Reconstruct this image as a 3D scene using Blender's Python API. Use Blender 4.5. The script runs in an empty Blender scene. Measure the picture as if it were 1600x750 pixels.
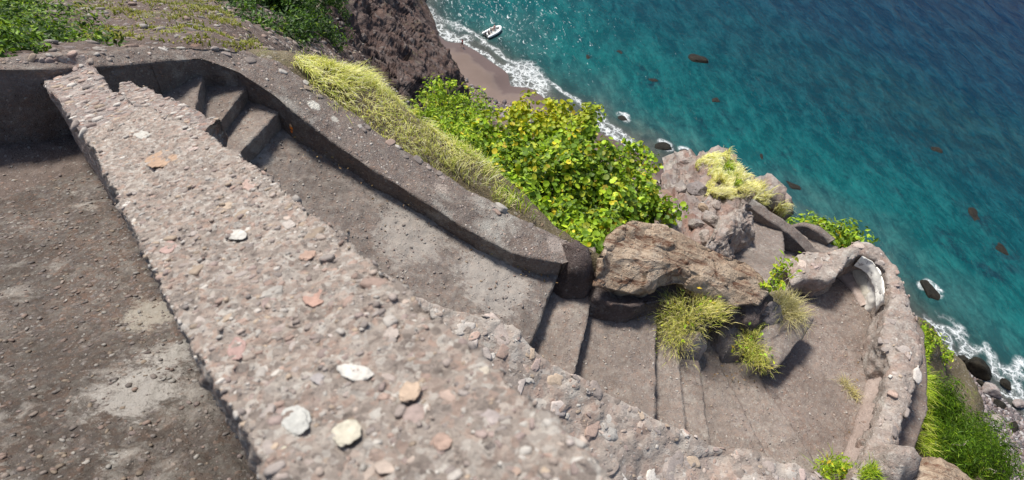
import bpy, bmesh, math, random
import numpy as np
from mathutils import Matrix, Vector
rng = np.random.default_rng(7)
C = bpy.context.scene.collection
SC = bpy.context.scene
H0 = 70.0                                   # eye height above the sea, metres

# ------------------------------------------------------------------ camera
F = 1000.0                                  # focal length in pixels of the 1600 px wide photograph
nad = np.array([-150/F, -825/F, -1.0]); nad /= np.linalg.norm(nad)
upv = -nad
fwv = np.array([0, 0, -1.0]); yv = fwv - fwv.dot(upv)*upv; yv /= np.linalg.norm(yv)
xv = np.cross(yv, upv)
RM = np.array([xv, yv, upv])
cam_d = bpy.data.cameras.new('camera'); cam = bpy.data.objects.new('camera', cam_d); C.objects.link(cam)
cam.matrix_world = Matrix.Translation((0, 0, H0)) @ Matrix(RM.tolist()).to_4x4()
cam_d.sensor_width = 36; cam_d.lens = 36*F/1600; cam_d.clip_start = 0.05; cam_d.clip_end = 9000
cam_d.dof.use_dof = True; cam_d.dof.focus_distance = 8.5; cam_d.dof.aperture_fstop = 4.5
SC.camera = cam

# ------------------------------------------------------------------ sky, sun, exposure
SUN_EL, SUN_AZ = 60.0, -47.0                # azimuth measured from +Y towards +X
w = bpy.data.worlds.new('World'); SC.world = w; w.use_nodes = True
wn = w.node_tree; bg = wn.nodes['Background']
sky = wn.nodes.new('ShaderNodeTexSky'); sky.sky_type = 'NISHITA'; sky.sun_disc = False
sky.sun_elevation = math.radians(SUN_EL); sky.sun_rotation = math.radians(SUN_AZ)
sky.air_density = 1.0; sky.dust_density = 2.0
wn.links.new(sky.outputs[0], bg.inputs[0]); bg.inputs[1].default_value = 0.095
sd = bpy.data.lights.new('sun', 'SUN'); sd.energy = 4.0; sd.angle = math.radians(11.0); sd.color = (1, 0.95, 0.87)
sun = bpy.data.objects.new('sun', sd); C.objects.link(sun)
a, e = math.radians(SUN_AZ), math.radians(SUN_EL)
sdir = Vector((math.sin(a)*math.cos(e), math.cos(a)*math.cos(e), math.sin(e)))
sun.rotation_euler = sdir.to_track_quat('Z', 'Y').to_euler()
SC.view_settings.view_transform = 'Standard'; SC.view_settings.look = 'None'
SC.view_settings.exposure = 0.6; SC.view_settings.gamma = 1.0

# ------------------------------------------------------------------ measuring helpers (photo pixel -> point at a real height / distance)
def ray(px, py): return RM @ np.array([(px-800)/F, -(py-375)/F, -1.0])
def Z(px, py, z):                           # z relative to the eye
    v = ray(px, py); return v*(z/v[2]) + np.array([0, 0, H0])
def D(px, py, d):
    v = ray(px, py); return v*d/np.linalg.norm(v) + np.array([0, 0, H0])
def Zs(l): return np.array([Z(*q) for q in l])
def Ds(l): return np.array([D(*q) for q in l])

# ------------------------------------------------------------------ numpy noise
def _h(i, j, k, s):
    i = i.astype(np.int64); j = j.astype(np.int64); k = k.astype(np.int64)
    n = (i*374761393 + j*668265263 + k*2147483647 + s*144665) & 0x7fffffff
    n = ((n ^ (n >> 13))*1274126177) & 0x7fffffff
    n = ((n ^ (n >> 16))*2246822519) & 0x7fffffff
    return (n & 0xffffff)/float(0xffffff)
def vn(P, s=0):
    f = np.floor(P); t = P-f; t = t*t*(3-2*t); i, j, k = f[..., 0], f[..., 1], f[..., 2]
    r = 0
    for a_ in (0, 1):
        for b_ in (0, 1):
            for c_ in (0, 1):
                wgt = (t[..., 0] if a_ else 1-t[..., 0])*(t[..., 1] if b_ else 1-t[..., 1])*(t[..., 2] if c_ else 1-t[..., 2])
                r = r + wgt*_h(i+a_, j+b_, k+c_, s)
    return r*2-1
def fbm(P, o=4, s=0, g=0.5):
    r = 0; a_ = 1
    for q in range(o):
        r = r + a_*vn(P*(2.03**q) + 17.3*q, s+q); a_ *= g
    return r
def worley(P, s=0):
    f = np.floor(P); f1 = np.full(P.shape[:-1], 9.0); f2 = f1.copy(); idv = np.zeros_like(f1)
    for a_ in (-1, 0, 1):
        for b_ in (-1, 0, 1):
            for c_ in (-1, 0, 1):
                c = f + np.array([a_, b_, c_]); i, j, k = c[..., 0], c[..., 1], c[..., 2]
                q = c + np.stack([_h(i, j, k, s+1), _h(i, j, k, s+2), _h(i, j, k, s+3)], -1)
                d = np.linalg.norm(P-q, axis=-1); hv = _h(i, j, k, s+4)
                n1 = d < f1
                f2 = np.where(n1, f1, np.minimum(f2, d)); idv = np.where(n1, hv, idv); f1 = np.where(n1, d, f1)
    return f1, f2, idv

# ------------------------------------------------------------------ object helpers
def tag(o, label=None, cat=None, group=None, kind=None):
    for k, v in (('label', label), ('category', cat), ('group', group), ('kind', kind)):
        if v: o[k] = v
    return o
def thing(name, label, cat, loc, group=None, rz=0.0):
    o = bpy.data.objects.new(name, None); C.objects.link(o); o.location = tuple(float(v) for v in loc)
    o.rotation_euler = (0, 0, rz); o.empty_display_size = 0.2
    bpy.context.view_layer.update()
    return tag(o, label, cat, group)
def mk(name, parts, mats, parent=None, smooth=True):
    """parts: list of (V, F, tint or None, material index); one mesh object"""
    Vs, tris, tm, off, tints = [], [], [], 0, []
    loops, starts, totals, mi = [], [], [], []
    ls = 0
    for V, Fc, tint, m in parts:
        V = np.asarray(V, float).reshape(-1, 3); Vs.append(V)
        for Fa in (Fc if isinstance(Fc, list) else [Fc]):
            Fa = np.asarray(Fa)
            if Fa.size == 0: continue
            if Fa.ndim == 1: Fa = Fa[None]
            k = Fa.shape[1]; loops.append((Fa+off).ravel()); n = len(Fa)
            starts.append(ls+np.arange(n)*k); totals.append(np.full(n, k)); mi.append(np.full(n, m)); ls += n*k
        t = np.ones((len(V), 3)) if tint is None else np.broadcast_to(np.asarray(tint, float), (len(V), 3))
        tints.append(t); off += len(V)
    V = np.concatenate(Vs); tint = np.concatenate(tints)
    if parent is None: loc = np.array([V[:, 0].mean(), V[:, 1].mean(), V[:, 2].min()]); L = V-loc
    else:
        pm = np.array(parent.matrix_world.inverted()); L = V @ pm[:3, :3].T + pm[:3, 3]
    me = bpy.data.meshes.new(name)
    me.vertices.add(len(L)); me.vertices.foreach_set('co', L.ravel().astype(np.float32))
    loops = np.concatenate(loops); me.loops.add(len(loops)); me.loops.foreach_set('vertex_index', loops.astype(np.int32))
    st = np.concatenate(starts); me.polygons.add(len(st))
    me.polygons.foreach_set('loop_start', st.astype(np.int32))
    me.polygons.foreach_set('material_index', np.concatenate(mi).astype(np.int32))
    me.polygons.foreach_set('use_smooth', np.full(len(st), smooth))
    at = me.attributes.new('tint', 'FLOAT_COLOR', 'POINT')
    at.data.foreach_set('color', np.concatenate([tint, np.ones((len(tint), 1))], 1).ravel().astype(np.float32))
    me.update(calc_edges=True); me.validate()
    for m in (mats if isinstance(mats, (list, tuple)) else [mats]): me.materials.append(m)
    o = bpy.data.objects.new(name, me); C.objects.link(o)
    if parent is None: o.location = loc.tolist()
    else: o.parent = parent
    return o
def up_axis(A, n, lin=False):
    """resample axis 0 of A to n samples, evenly by arc length"""
    m = len(A)
    seg = np.linalg.norm(np.diff(A, axis=0), axis=-1)
    while seg.ndim > 1: seg = seg.mean(-1)
    cum = np.concatenate([[0], np.cumsum(seg+1e-9)]); t = np.interp(np.linspace(0, cum[-1], n), cum, np.arange(m))
    i = np.minimum(t.astype(int), m-2); f = (t-i).reshape((-1,)+(1,)*(A.ndim-1))
    p1, p2 = A[i], A[i+1]
    if lin or m < 3: return p1*(1-f)+p2*f
    p0 = np.where((i == 0).reshape(f.shape), 2*p1-p2, A[np.maximum(i-1, 0)]); p3 = np.where((i == m-2).reshape(f.shape), 2*p2-p1, A[np.minimum(i+2, m-1)])
    return 0.5*(2*p1 + (p2-p0)*f + (2*p0-5*p1+4*p2-p3)*f*f + (3*p1-p0-3*p2+p3)*f**3)
def grid_up(G, res, lin=False, cap=400):
    G = np.asarray(G, float)
    l0 = np.linalg.norm(np.diff(G, axis=0), axis=-1).sum(0).mean(); l1 = np.linalg.norm(np.diff(G, axis=1), axis=-1).sum(1).mean()
    G = up_axis(G, int(np.clip(l0/res, 3, cap)), lin)
    return np.swapaxes(up_axis(np.swapaxes(G, 0, 1), int(np.clip(l1/res, 3, cap)), lin), 0, 1)
def normals(G):
    u = np.gradient(G, axis=0); v = np.gradient(G, axis=1); n = np.cross(u, v)
    return n/(np.linalg.norm(n, axis=-1, keepdims=True)+1e-12)
def gridF(nu, nv, flip=False):
    i, j = np.meshgrid(np.arange(nu-1), np.arange(nv-1), indexing='ij'); a_ = (i*nv+j).ravel()
    q = np.stack([a_, a_+1, a_+nv+1, a_+nv], 1)
    return q[:, ::-1] if flip else q
def rough(a1=0.02, s1=3.0, a2=0.01, s2=12.0, a3=0.0, s3=5.0, seed=0):
    def f(P):
        r = a1*fbm(P*s1, 4, seed)
        if a2:
            f1, f2, idv = worley(P*s2, seed+9); r = r + a2*(np.clip(0.55-f1, 0, 1)*2*(0.3+idv))
        if a3:
            f1, f2, idv = worley(P*s3+0.15*fbm(P*s3, 2, 5)[..., None], seed+21); r = r + a3*(idv*1.2 + np.clip((f2-f1)*3, 0, 1)*0.8-0.6)
        return r
    return f
def sheet(G, res, disp, lin=False, cap=400):
    G = grid_up(G, res, lin, cap); n = normals(G)
    if n[..., 2].mean() < 0: n = -n; fl = True
    else: fl = False
    return G + n*disp(G)[..., None], gridF(*G.shape[:2], flip=fl), n
def sweep(A, B, hA, hB, res=0.05, disp=None, lin=False, batter=0.0, cap=500, crown=0.0):
    """solid wall / slab: A and B are the two top edges, hA and hB how far its sides reach down"""
    A = np.asarray(A, float); B = np.asarray(B, float)
    L = max(np.linalg.norm(np.diff(A, axis=0), axis=-1).sum(), np.linalg.norm(np.diff(B, axis=0), axis=-1).sum())
    n = int(np.clip(L/res, 3, cap)); A = up_axis(A, n, lin); B = up_axis(B, n, lin)
    W = np.linalg.norm(A-B, axis=-1).mean(); nt = int(np.clip(W/res, 3, 260)); nA = int(np.clip(hA/res, 2, 60)); nB = int(np.clip(hB/res, 2, 60))
    out = (A-B); out[:, 2] = 0; out /= np.linalg.norm(out, axis=-1, keepdims=True)+1e-9
    dn = np.array([0, 0, -1.0]); cols = []
    for t in np.linspace(1, 0, nA+1)[:-1]: cols.append(A+dn*hA*t+out*batter*hA*t)
    for t in np.linspace(0, 1, nt): cols.append(A*(1-t)+B*t + np.array([0, 0, crown*4*t*(1-t)]))
    for t in np.linspace(0, 1, nB+1)[1:]: cols.append(B+dn*hB*t-out*batter*hB*t)
    G = np.stack(cols, 1); nr = normals(G)
    mid = G.mean((0, 1)); top = nr[:, nA+nt//2]
    fl = top[:, 2].mean() < 0
    if fl: nr = -nr
    if disp is not None: G = G + nr*disp(G)[..., None]
    k = G.shape[1]; Fq = gridF(n, k, flip=fl)
    c0 = np.arange(k); c1 = (n-1)*k+np.arange(k)
    if not fl: c1 = c1[::-1]
    else: c0 = c0[::-1]
    return G, [Fq, c0[None][:, ::-1] if False else c0[None], c1[None]], nr, nA, nt
_ico = {}
def ico(s):
    if s not in _ico:
        bm = bmesh.new(); bmesh.ops.create_icosphere(bm, subdivisions=s, radius=1)
        _ico[s] = (np.array([v.co[:] for v in bm.verts]), np.array([[v.index for v in f.verts] for f in bm.faces])); bm.free()
    return _ico[s]
def stones(P, N, R, col, sub=2, flat=(0.35, 0.7), sink=0.35, jag=0.25, seed=0):
    """many small stones lying in a surface; returns one (V,F,tint)"""
    n = len(P); bv, bf = ico(sub); m = len(bv)
    r = np.random.default_rng(seed)
    N = N/np.linalg.norm(N, axis=1, keepdims=True)
    t = r.normal(size=(n, 3)); t -= (t*N).sum(1, keepdims=True)*N; t /= np.linalg.norm(t, axis=1, keepdims=True); b = np.cross(N, t)
    sx = R*r.uniform(0.9, 1.5, n); sy = R*r.uniform(0.6, 1.0, n); sz = R*r.uniform(*flat, n)
    off = r.uniform(0, 99, (n, 1, 3)); d = 1+jag*vn(bv[None]*1.3+off, 3)*1.0+jag*0.5*vn(bv[None]*2.9+off, 5)
    q = bv[None]*d[..., None]
    q = np.sign(q)*np.abs(q)**0.8; q = np.minimum(q, 0.72+0.2*r.uniform(0, 1, (n, 1, 3)))
    V = P[:, None]+q[..., 0:1]*sx[:, None, None]*t[:, None]+q[..., 1:2]*sy[:, None, None]*b[:, None]+q[..., 2:3]*sz[:, None, None]*N[:, None]
    V = V + N[:, None]*(sz*(0.5-sink))[:, None, None]
    Fc = (bf[None]+(np.arange(n)*m)[:, None, None]).reshape(-1, 3)
    return V.reshape(-1, 3), Fc, np.repeat(col, m, axis=0)
def boulder_from_outline(outline, hgt, res=0.04, dome=0.08, spread=0.12, disp=None, tilt=None):
    """outline: closed ring of points on the top rim; sides go down hgt and spread outwards"""
    O = np.asarray(outline, float); c = O.mean(0); O = np.concatenate([O[-1:], O, O[:2]])
    m = len(O)-3
    T = np.linspace(0, m, int(np.clip(np.linalg.norm(np.diff(O, axis=0), axis=-1).sum()/res, 24, 320)), endpoint=False)
    i = T.astype(int); f = (T-i)[:, None]; p0, p1, p2, p3 = O[i], O[i+1], O[i+2], O[np.minimum(i+3, len(O)-1)]
    ring = p1*(1-f)+p2*f
    R_ = np.linalg.norm(O-c, axis=1).mean(); nr_ = int(np.clip(R_/res, 5, 70)); nh = int(np.clip(hgt/res, 5, 60))
    rows = []
    for t in np.linspace(0.02, 1, nr_): rows.append(c+(ring-c)*t+np.array([0, 0, dome*(1-t**2.5)]))
    outv = ring-c; outv[:, 2] = 0; outv /= np.linalg.norm(outv, axis=1, keepdims=True)
    for t in np.linspace(0, 1, nh+1)[1:]: rows.append(ring+outv*spread*math.sin(t*2.2)-np.array([0, 0, hgt*t]))
    G = np.stack(rows, 0); n = np.cross(np.gradient(G, axis=0), np.roll(G, -1, 1)-np.roll(G, 1, 1)); n /= np.linalg.norm(n, axis=-1, keepdims=True)+1e-9
    fl = n[:nr_-1, :, 2].mean() < 0
    if fl: n = -n
    if disp is not None: G = G+n*disp(G)[..., None]
    nu, nv = G.shape[:2]; i, j = np.meshgrid(np.arange(nu-1), np.arange(nv), indexing='ij')
    q = np.stack([(i*nv+j).ravel(), (i*nv+(j+1) % nv).ravel(), ((i+1)*nv+(j+1) % nv).ravel(), ((i+1)*nv+j).ravel()], 1)
    if fl: q = q[:, ::-1]
    return G, [q, np.arange(nv)[None] if not fl else np.arange(nv)[None]]
def boulder(center, rx, ry, rz, seed, rot=0.0, ang=0.5, sub=4, tilt=0.0):
    """free-standing angular rock; center = on the ground"""
    v, f = ico(sub); r = np.random.default_rng(seed); V = v.copy()
    for k in range(9):                      # planes cut the ball into facets
        n = r.normal(size=3); n /= np.linalg.norm(n); d = r.uniform(0.55, 0.85); x = V@n; V = V-np.clip(x-d, 0, 9)[:, None]*n*(0.5+ang*0.5)
    V = V*(1+0.10*fbm(v*1.7+seed, 4, seed))[:, None]+0.02*fbm(v*7+seed, 3, seed)[:, None]*v
    V = V*np.array([rx, ry, rz])
    ct, st = math.cos(tilt), math.sin(tilt); V = V@np.array([[1, 0, 0], [0, ct, st], [0, -st, ct]])
    cr_, sr = math.cos(rot), math.sin(rot); V = V@np.array([[cr_, sr, 0], [-sr, cr_, 0], [0, 0, 1]])
    return V+np.asarray(center)+np.array([0, 0, rz*0.45]), f
def tube(pts, rad, seg=7):
    pts = np.asarray(pts, float); n = len(pts); rad = np.broadcast_to(rad, (n,)); t = np.gradient(pts, axis=0); t /= np.linalg.norm(t, axis=1, keepdims=True)+1e-9
    ref = np.array([0.31, 0.17, 0.93]); b = np.cross(t, ref); b /= np.linalg.norm(b, axis=1, keepdims=True)+1e-9; c = np.cross(t, b)
    an = np.linspace(0, 2*np.pi, seg, endpoint=False)
    V = pts[:, None]+rad[:, None, None]*(np.cos(an)[None, :, None]*b[:, None]+np.sin(an)[None, :, None]*c[:, None])
    i, j = np.meshgrid(np.arange(n-1), np.arange(seg), indexing='ij')
    q = np.stack([(i*seg+j).ravel(), (i*seg+(j+1) % seg).ravel(), ((i+1)*seg+(j+1) % seg).ravel(), ((i+1)*seg+j).ravel()], 1)
    return V.reshape(-1, 3), [q, np.arange(seg)[None, ::-1], ((n-1)*seg+np.arange(seg))[None]]
def lathe(prof, seg=20, c=(0, 0, 0)):
    prof = np.asarray(prof, float); an = np.linspace(0, 2*np.pi, seg, endpoint=False)
    V = np.stack([prof[:, 0:1]*np.cos(an), prof[:, 0:1]*np.sin(an), np.repeat(prof[:, 1:2], seg, 1)], -1); n = len(prof)
    i, j = np.meshgrid(np.arange(n-1), np.arange(seg), indexing='ij')
    q = np.stack([(i*seg+j).ravel(), (i*seg+(j+1) % seg).ravel(), ((i+1)*seg+(j+1) % seg).ravel(), ((i+1)*seg+j).ravel()], 1)
    return V.reshape(-1, 3)+np.asarray(c), [q, np.arange(seg)[None, ::-1], ((n-1)*seg+np.arange(seg))[None]]

# ------------------------------------------------------------------ materials
class NT:
    def __init__(s, name):
        s.m = bpy.data.materials.new(name); s.m.use_nodes = True; s.t = s.m.node_tree; s.p = s.t.nodes['Principled BSDF']; s.o = s.t.nodes['Material Output']
    def n(s, typ, **kw):
        nd = s.t.nodes.new('ShaderNode'+typ)
        for k, v in kw.items(): setattr(nd, k, v)
        return nd
    def l(s, a_, b_): s.t.links.new(a_, b_)
    def co(s, kind='Object'): return s.n('TexCoord').outputs[kind]
    def mapping(s, v, scale=(1, 1, 1), rot=(0, 0, 0)):
        q = s.n('Mapping'); s.l(v, q.inputs[0]); q.inputs['Scale'].default_value = scale; q.inputs['Rotation'].default_value = rot; return q.outputs[0]
    def noise(s, v, scale, detail=6, rough_=0.6, dist=0.0):
        q = s.n('TexNoise'); s.l(v, q.inputs['Vector']); q.inputs['Scale'].default_value = scale; q.inputs['Detail'].default_value = detail
        q.inputs['Roughness'].default_value = rough_; q.inputs['Distortion'].default_value = dist; return q
    def vor(s, v, scale, feat='F1', rnd=1.0):
        q = s.n('TexVoronoi'); q.feature = feat; s.l(v, q.inputs['Vector']); q.inputs['Scale'].default_value = scale; q.inputs['Randomness'].default_value = rnd; return q
    def ramp(s, f, stops, interp='LINEAR'):
        q = s.n('ValToRGB'); s.l(f, q.inputs[0]); r = q.color_ramp; r.interpolation = interp
        while len(r.elements) < len(stops): r.elements.new(0.5)
        for el, (p, c) in zip(r.elements, stops):
            el.position = p; el.color = (c, c, c, 1) if not hasattr(c, '__len__') else (*c, 1)
        return q.outputs[0]
    def mix(s, fac, a_, b_, mode='MIX'):
        q = s.n('Mix'); q.data_type = 'RGBA'; q.blend_type = mode; q.clamp_factor = True
        for sock, v in ((q.inputs[0], fac), (q.inputs[6], a_), (q.inputs[7], b_)):
            if isinstance(v, (int, float)): sock.default_value = v
            elif isinstance(v, tuple): sock.default_value = (*v, 1)
            else: s.l(v, sock)
        return q.outputs[2]
    def math(s, op, a_, b_=0.0, clamp=False):
        q = s.n('Math'); q.operation = op; q.use_clamp = clamp
        for sock, v in ((q.inputs[0], a_), (q.inputs[1], b_)):
            if isinstance(v, (int, float)): sock.default_value = v
            else: s.l(v, sock)
        return q.outputs[0]
    def attr(s, name):
        q = s.n('Attribute'); q.attribute_name = name; return q
    def bump(s, h, strength, dist, prev=None):
        q = s.n('Bump'); s.l(h, q.inputs['Height']); q.inputs['Strength'].default_value = strength; q.inputs['Distance'].default_value = dist
        if prev is not None: s.l(prev, q.inputs['Normal'])
        return q.outputs[0]
def rock_mat(name, dark, mid, light, patch=1.6, peb=28, peb2=75, peb_amt=0.6, pebcols=None, bump=0.012, lichen=0.0, lichen_sc=2.5, lichen_col=(0.50, 0.49, 0.44), streak=0.0, rust=0.0, dirt=0.0, rough_=0.92, blobs=(), mosaic=0.0, crack=0.0):
    k = NT(name); co = k.co()
    big = k.noise(co, patch, 8, 0.62); fine = k.noise(co, patch*14, 8, 0.7)
    wv = k.n('VectorMath'); wv.operation = 'ADD'; sc = k.n('VectorMath'); sc.operation = 'SCALE'
    dn0 = k.noise(co, peb*0.55, 3, 0.6); k.l(dn0.outputs['Color'], sc.inputs[0]); sc.inputs['Scale'].default_value = 0.9/peb; k.l(co, wv.inputs[0]); k.l(sc.outputs[0], wv.inputs[1]); wc = wv.outputs[0]
    f = k.math('ADD', k.math('MULTIPLY', big.outputs[0], 0.6), k.math('MULTIPLY', fine.outputs[0], 0.4))
    col = k.ramp(f, [(0.30, dark), (0.5, mid), (0.70, light)])
    v1 = k.vor(wc, peb); v2 = k.vor(wc, peb2)
    pc = pebcols or [(0.16, 0.13, 0.12), (0.34, 0.29, 0.26), (0.40, 0.26, 0.20), (0.55, 0.52, 0.47), (0.28, 0.25, 0.25)]
    sep = k.n('SeparateColor'); k.l(v1.outputs['Color'], sep.inputs[0]); sep2 = k.n('SeparateColor'); k.l(v2.outputs['Color'], sep2.inputs[0])
    st = [(i/len(pc), c) for i, c in enumerate(pc)]
    c1 = k.ramp(sep.outputs[0], st, 'CONSTANT'); c2 = k.ramp(sep2.outputs[0], st, 'CONSTANT')
    if mosaic:
        v3 = k.vor(wc, peb*0.62); s3 = k.n('SeparateColor'); k.l(v3.outputs['Color'], s3.inputs[0]); col = k.mix(mosaic, col, k.ramp(s3.outputs[0], st, 'CONSTANT'))
        v4 = k.vor(wc, peb*1.9); s4 = k.n('SeparateColor'); k.l(v4.outputs['Color'], s4.inputs[0]); col = k.mix(mosaic*0.8, col, k.ramp(s4.outputs[0], st, 'CONSTANT'))
    if crack:
        cn = k.n('VectorMath'); cn.operation = 'SCALE'; k.l(k.noise(co, 2.3, 5, 0.6).outputs['Color'], cn.inputs[0]); cn.inputs['Scale'].default_value = 0.55; ca = k.n('VectorMath'); ca.operation = 'ADD'; k.l(co, ca.inputs[0]); k.l(cn.outputs[0], ca.inputs[1])
        ce = k.vor(ca.outputs[0], 1.15, 'DISTANCE_TO_EDGE').outputs['Distance']; cm = k.math('MULTIPLY', k.ramp(ce, [(0.0, 1.0), (0.006, 0.0)]), k.ramp(k.noise(co, 1.3, 3).outputs[0], [(0.45, 0.0), (0.55, 1.0)]))
        col = k.mix(k.math('MULTIPLY', cm, crack), col, (0.03, 0.024, 0.02))
    size1 = k.math('MULTIPLY', sep.outputs[1], 0.50); size2 = k.math('MULTIPLY', sep2.outputs[1], 0.55)
    m1 = k.math('GREATER_THAN', k.math('SUBTRACT', size1, v1.outputs['Distance']), 0.0)
    m2 = k.math('GREATER_THAN', k.math('SUBTRACT', size2, v2.outputs['Distance']), 0.0)
    col = k.mix(k.math('MULTIPLY', m2, peb_amt*0.75), col, c2); col = k.mix(k.math('MULTIPLY', m1, peb_amt), col, c1)
    if rust:
        rn = k.noise(co, patch*1.7, 5, 0.6); col = k.mix(k.math('MULTIPLY', k.ramp(rn.outputs[0], [(0.52, 0.0), (0.66, 1.0)]), rust), col, (0.30, 0.15, 0.10))
    if streak:
        sn = k.noise(k.mapping(co, (1.2, 6, 3), (0, 0, 0.7)), 2.2, 8, 0.7, 0.6); col = k.mix(k.math('MULTIPLY', k.ramp(sn.outputs[0], [(0.48, 0.0), (0.62, 1.0)]), streak), col, (0.16, 0.085, 0.055))
    if dirt:
        dn = k.noise(k.mapping(co, (1, 1, 1)), 1.1, 7, 0.6); col = k.mix(k.math('MULTIPLY', k.ramp(dn.outputs[0], [(0.45, 0.0), (0.6, 1.0)]), dirt), col, tuple(x*0.45 for x in mid))
    if lichen:
        ln = k.noise(co, lichen_sc, 9, 0.72, 0.3); col = k.mix(k.math('MULTIPLY', k.ramp(ln.outputs[0], [(0.56, 0.0), (0.64, 1.0)]), lichen), col, lichen_col)
    for (bc, br, bs, bcol) in blobs:
        vd = k.n('VectorMath'); vd.operation = 'DISTANCE'; k.l(k.n('NewGeometry').outputs['Position'], vd.inputs[0]); vd.inputs[1].default_value = tuple(bc)
        bn = k.noise(k.mapping(co, (1.0, 1.8, 1), (0, 0, 0.5)), 4.2/br**.5, 10, 0.8, 0.3); bf = k.math('SUBTRACT', k.math('ADD', k.math('MULTIPLY', bn.outputs[0], 1.3), 0.25), k.math('MULTIPLY', vd.outputs['Value'], 0.62/br))
        col = k.mix(k.math('MULTIPLY', k.ramp(bf, [(0.42, 0.0), (0.56, 1.0)]), bs), col, bcol)
    col = k.mix(1.0, col, k.attr('tint').outputs['Color'], 'MULTIPLY')
    k.l(col, k.p.inputs['Base Color']); k.p.inputs['Roughness'].default_value = rough_; k.p.inputs['Specular IOR Level'].default_value = 0.11
    h1 = k.math('MULTIPLY', k.math('SUBTRACT', size1, v1.outputs['Distance'], True), 2.2); h2 = k.math('MULTIPLY', k.math('SUBTRACT', size2, v2.outputs['Distance'], True), 1.1)
    h = k.math('ADD', k.math('ADD', h1, h2), k.math('MULTIPLY', fine.outputs[0], 1.5)); h = k.math('ADD', h, k.math('MULTIPLY', k.noise(co, patch*60, 4, 0.7).outputs[0], 0.6))
    k.l(k.bump(h, 1.0, bump), k.p.inputs['Normal'])
    return k.m
def leaf_mat(name, trans=0.35, rough_=0.5, spec=0.3):
    k = NT(name); c = k.attr('tint').outputs['Color']; k.l(c, k.p.inputs['Base Color']); k.p.inputs['Roughness'].default_value = rough_; k.p.inputs['Specular IOR Level'].default_value = spec
    t = k.n('BsdfTranslucent'); k.l(k.mix(1.0, c, (1.0, 1.0, 0.55), 'MULTIPLY'), t.inputs[0]); mx = k.n('MixShader'); mx.inputs[0].default_value = trans
    k.l(k.p.outputs[0], mx.inputs[1]); k.l(t.outputs[0], mx.inputs[2]); k.l(mx.outputs[0], k.o.inputs[0]); return k.m
def flat_mat(name, col, rough_=0.6, var=0.15, sc=30, metal=0.0):
    k = NT(name); n = k.noise(k.co(), sc, 4, 0.6); c = k.mix(n.outputs[0], tuple(x*(1-var) for x in col), tuple(min(1, x*(1+var)) for x in col)); k.l(c, k.p.inputs['Base Color'])
    k.p.inputs['Roughness'].default_value = rough_; k.p.inputs['Metallic'].default_value = metal; return k.m

PEBL = [(0.25, 0.212, 0.185), (0.33, 0.285, 0.25), (0.36, 0.262, 0.215), (0.50, 0.465, 0.42), (0.17, 0.142, 0.125), (0.40, 0.345, 0.30), (0.29, 0.245, 0.215)]
PEB = [(0.17, 0.14, 0.13), (0.36, 0.30, 0.27), (0.40, 0.24, 0.19), (0.58, 0.55, 0.50), (0.27, 0.25, 0.25), (0.48, 0.40, 0.35)]
M_conglo = rock_mat('conglomerate', (0.15, 0.122, 0.10), (0.275, 0.234, 0.198), (0.40, 0.355, 0.31), patch=3.0, peb=38, peb2=105, peb_amt=0.6, pebcols=PEBL, bump=0.009, mosaic=0.7)
M_congdark = rock_mat('weathered_conglomerate', (0.10, 0.08, 0.07), (0.22, 0.18, 0.16), (0.36, 0.31, 0.28), patch=2.5, peb=30, peb2=80, peb_amt=0.6, pebcols=PEB, bump=0.014, mosaic=0.3)
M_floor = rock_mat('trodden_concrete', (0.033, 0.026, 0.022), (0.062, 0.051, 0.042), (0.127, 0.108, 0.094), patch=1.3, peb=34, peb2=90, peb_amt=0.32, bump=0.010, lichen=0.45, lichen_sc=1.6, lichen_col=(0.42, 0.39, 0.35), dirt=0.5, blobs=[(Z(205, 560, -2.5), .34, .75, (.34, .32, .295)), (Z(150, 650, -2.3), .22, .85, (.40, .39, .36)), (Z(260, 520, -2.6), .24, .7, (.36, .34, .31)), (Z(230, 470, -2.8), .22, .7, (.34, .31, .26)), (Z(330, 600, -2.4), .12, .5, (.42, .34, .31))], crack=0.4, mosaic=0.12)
M_land = rock_mat('landing_concrete', (0.081, 0.066, 0.056), (0.140, 0.118, 0.102), (0.253, 0.224, 0.197), patch=1.2, peb=40, peb2=110, peb_amt=0.22, bump=0.006, lichen=0.55, lichen_sc=1.3, lichen_col=(0.40, 0.37, 0.33), dirt=0.35, blobs=[(Z(640, 370, -4.95), .55, .45, (.40, .37, .33)), (Z(770, 440, -5.15), .55, .5, (.42, .39, .35))], crack=0.4, mosaic=0.12)
M_dust = rock_mat('dusty_concrete', (0.080, 0.062, 0.053), (0.141, 0.112, 0.097), (0.202, 0.168, 0.147), patch=1.3, peb=34, peb2=90, peb_amt=0.3, bump=0.010, dirt=0.3)
M_tfl = rock_mat('terrace_floor', (0.105, 0.080, 0.068), (0.162, 0.127, 0.107), (0.227, 0.189, 0.162), patch=1.5, peb=36, peb2=100, peb_amt=0.28, bump=0.008, dirt=0.3, lichen=0.3, lichen_col=(.30, .26, .235), crack=0.4, mosaic=0.12)
M_step = rock_mat('step_concrete', (0.117, 0.093, 0.078), (0.192, 0.158, 0.134), (0.284, 0.243, 0.212), patch=1.5, peb=36, peb2=100, peb_amt=0.28, bump=0.008, dirt=0.3, lichen=0.2, crack=0.4, mosaic=0.12)
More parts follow.
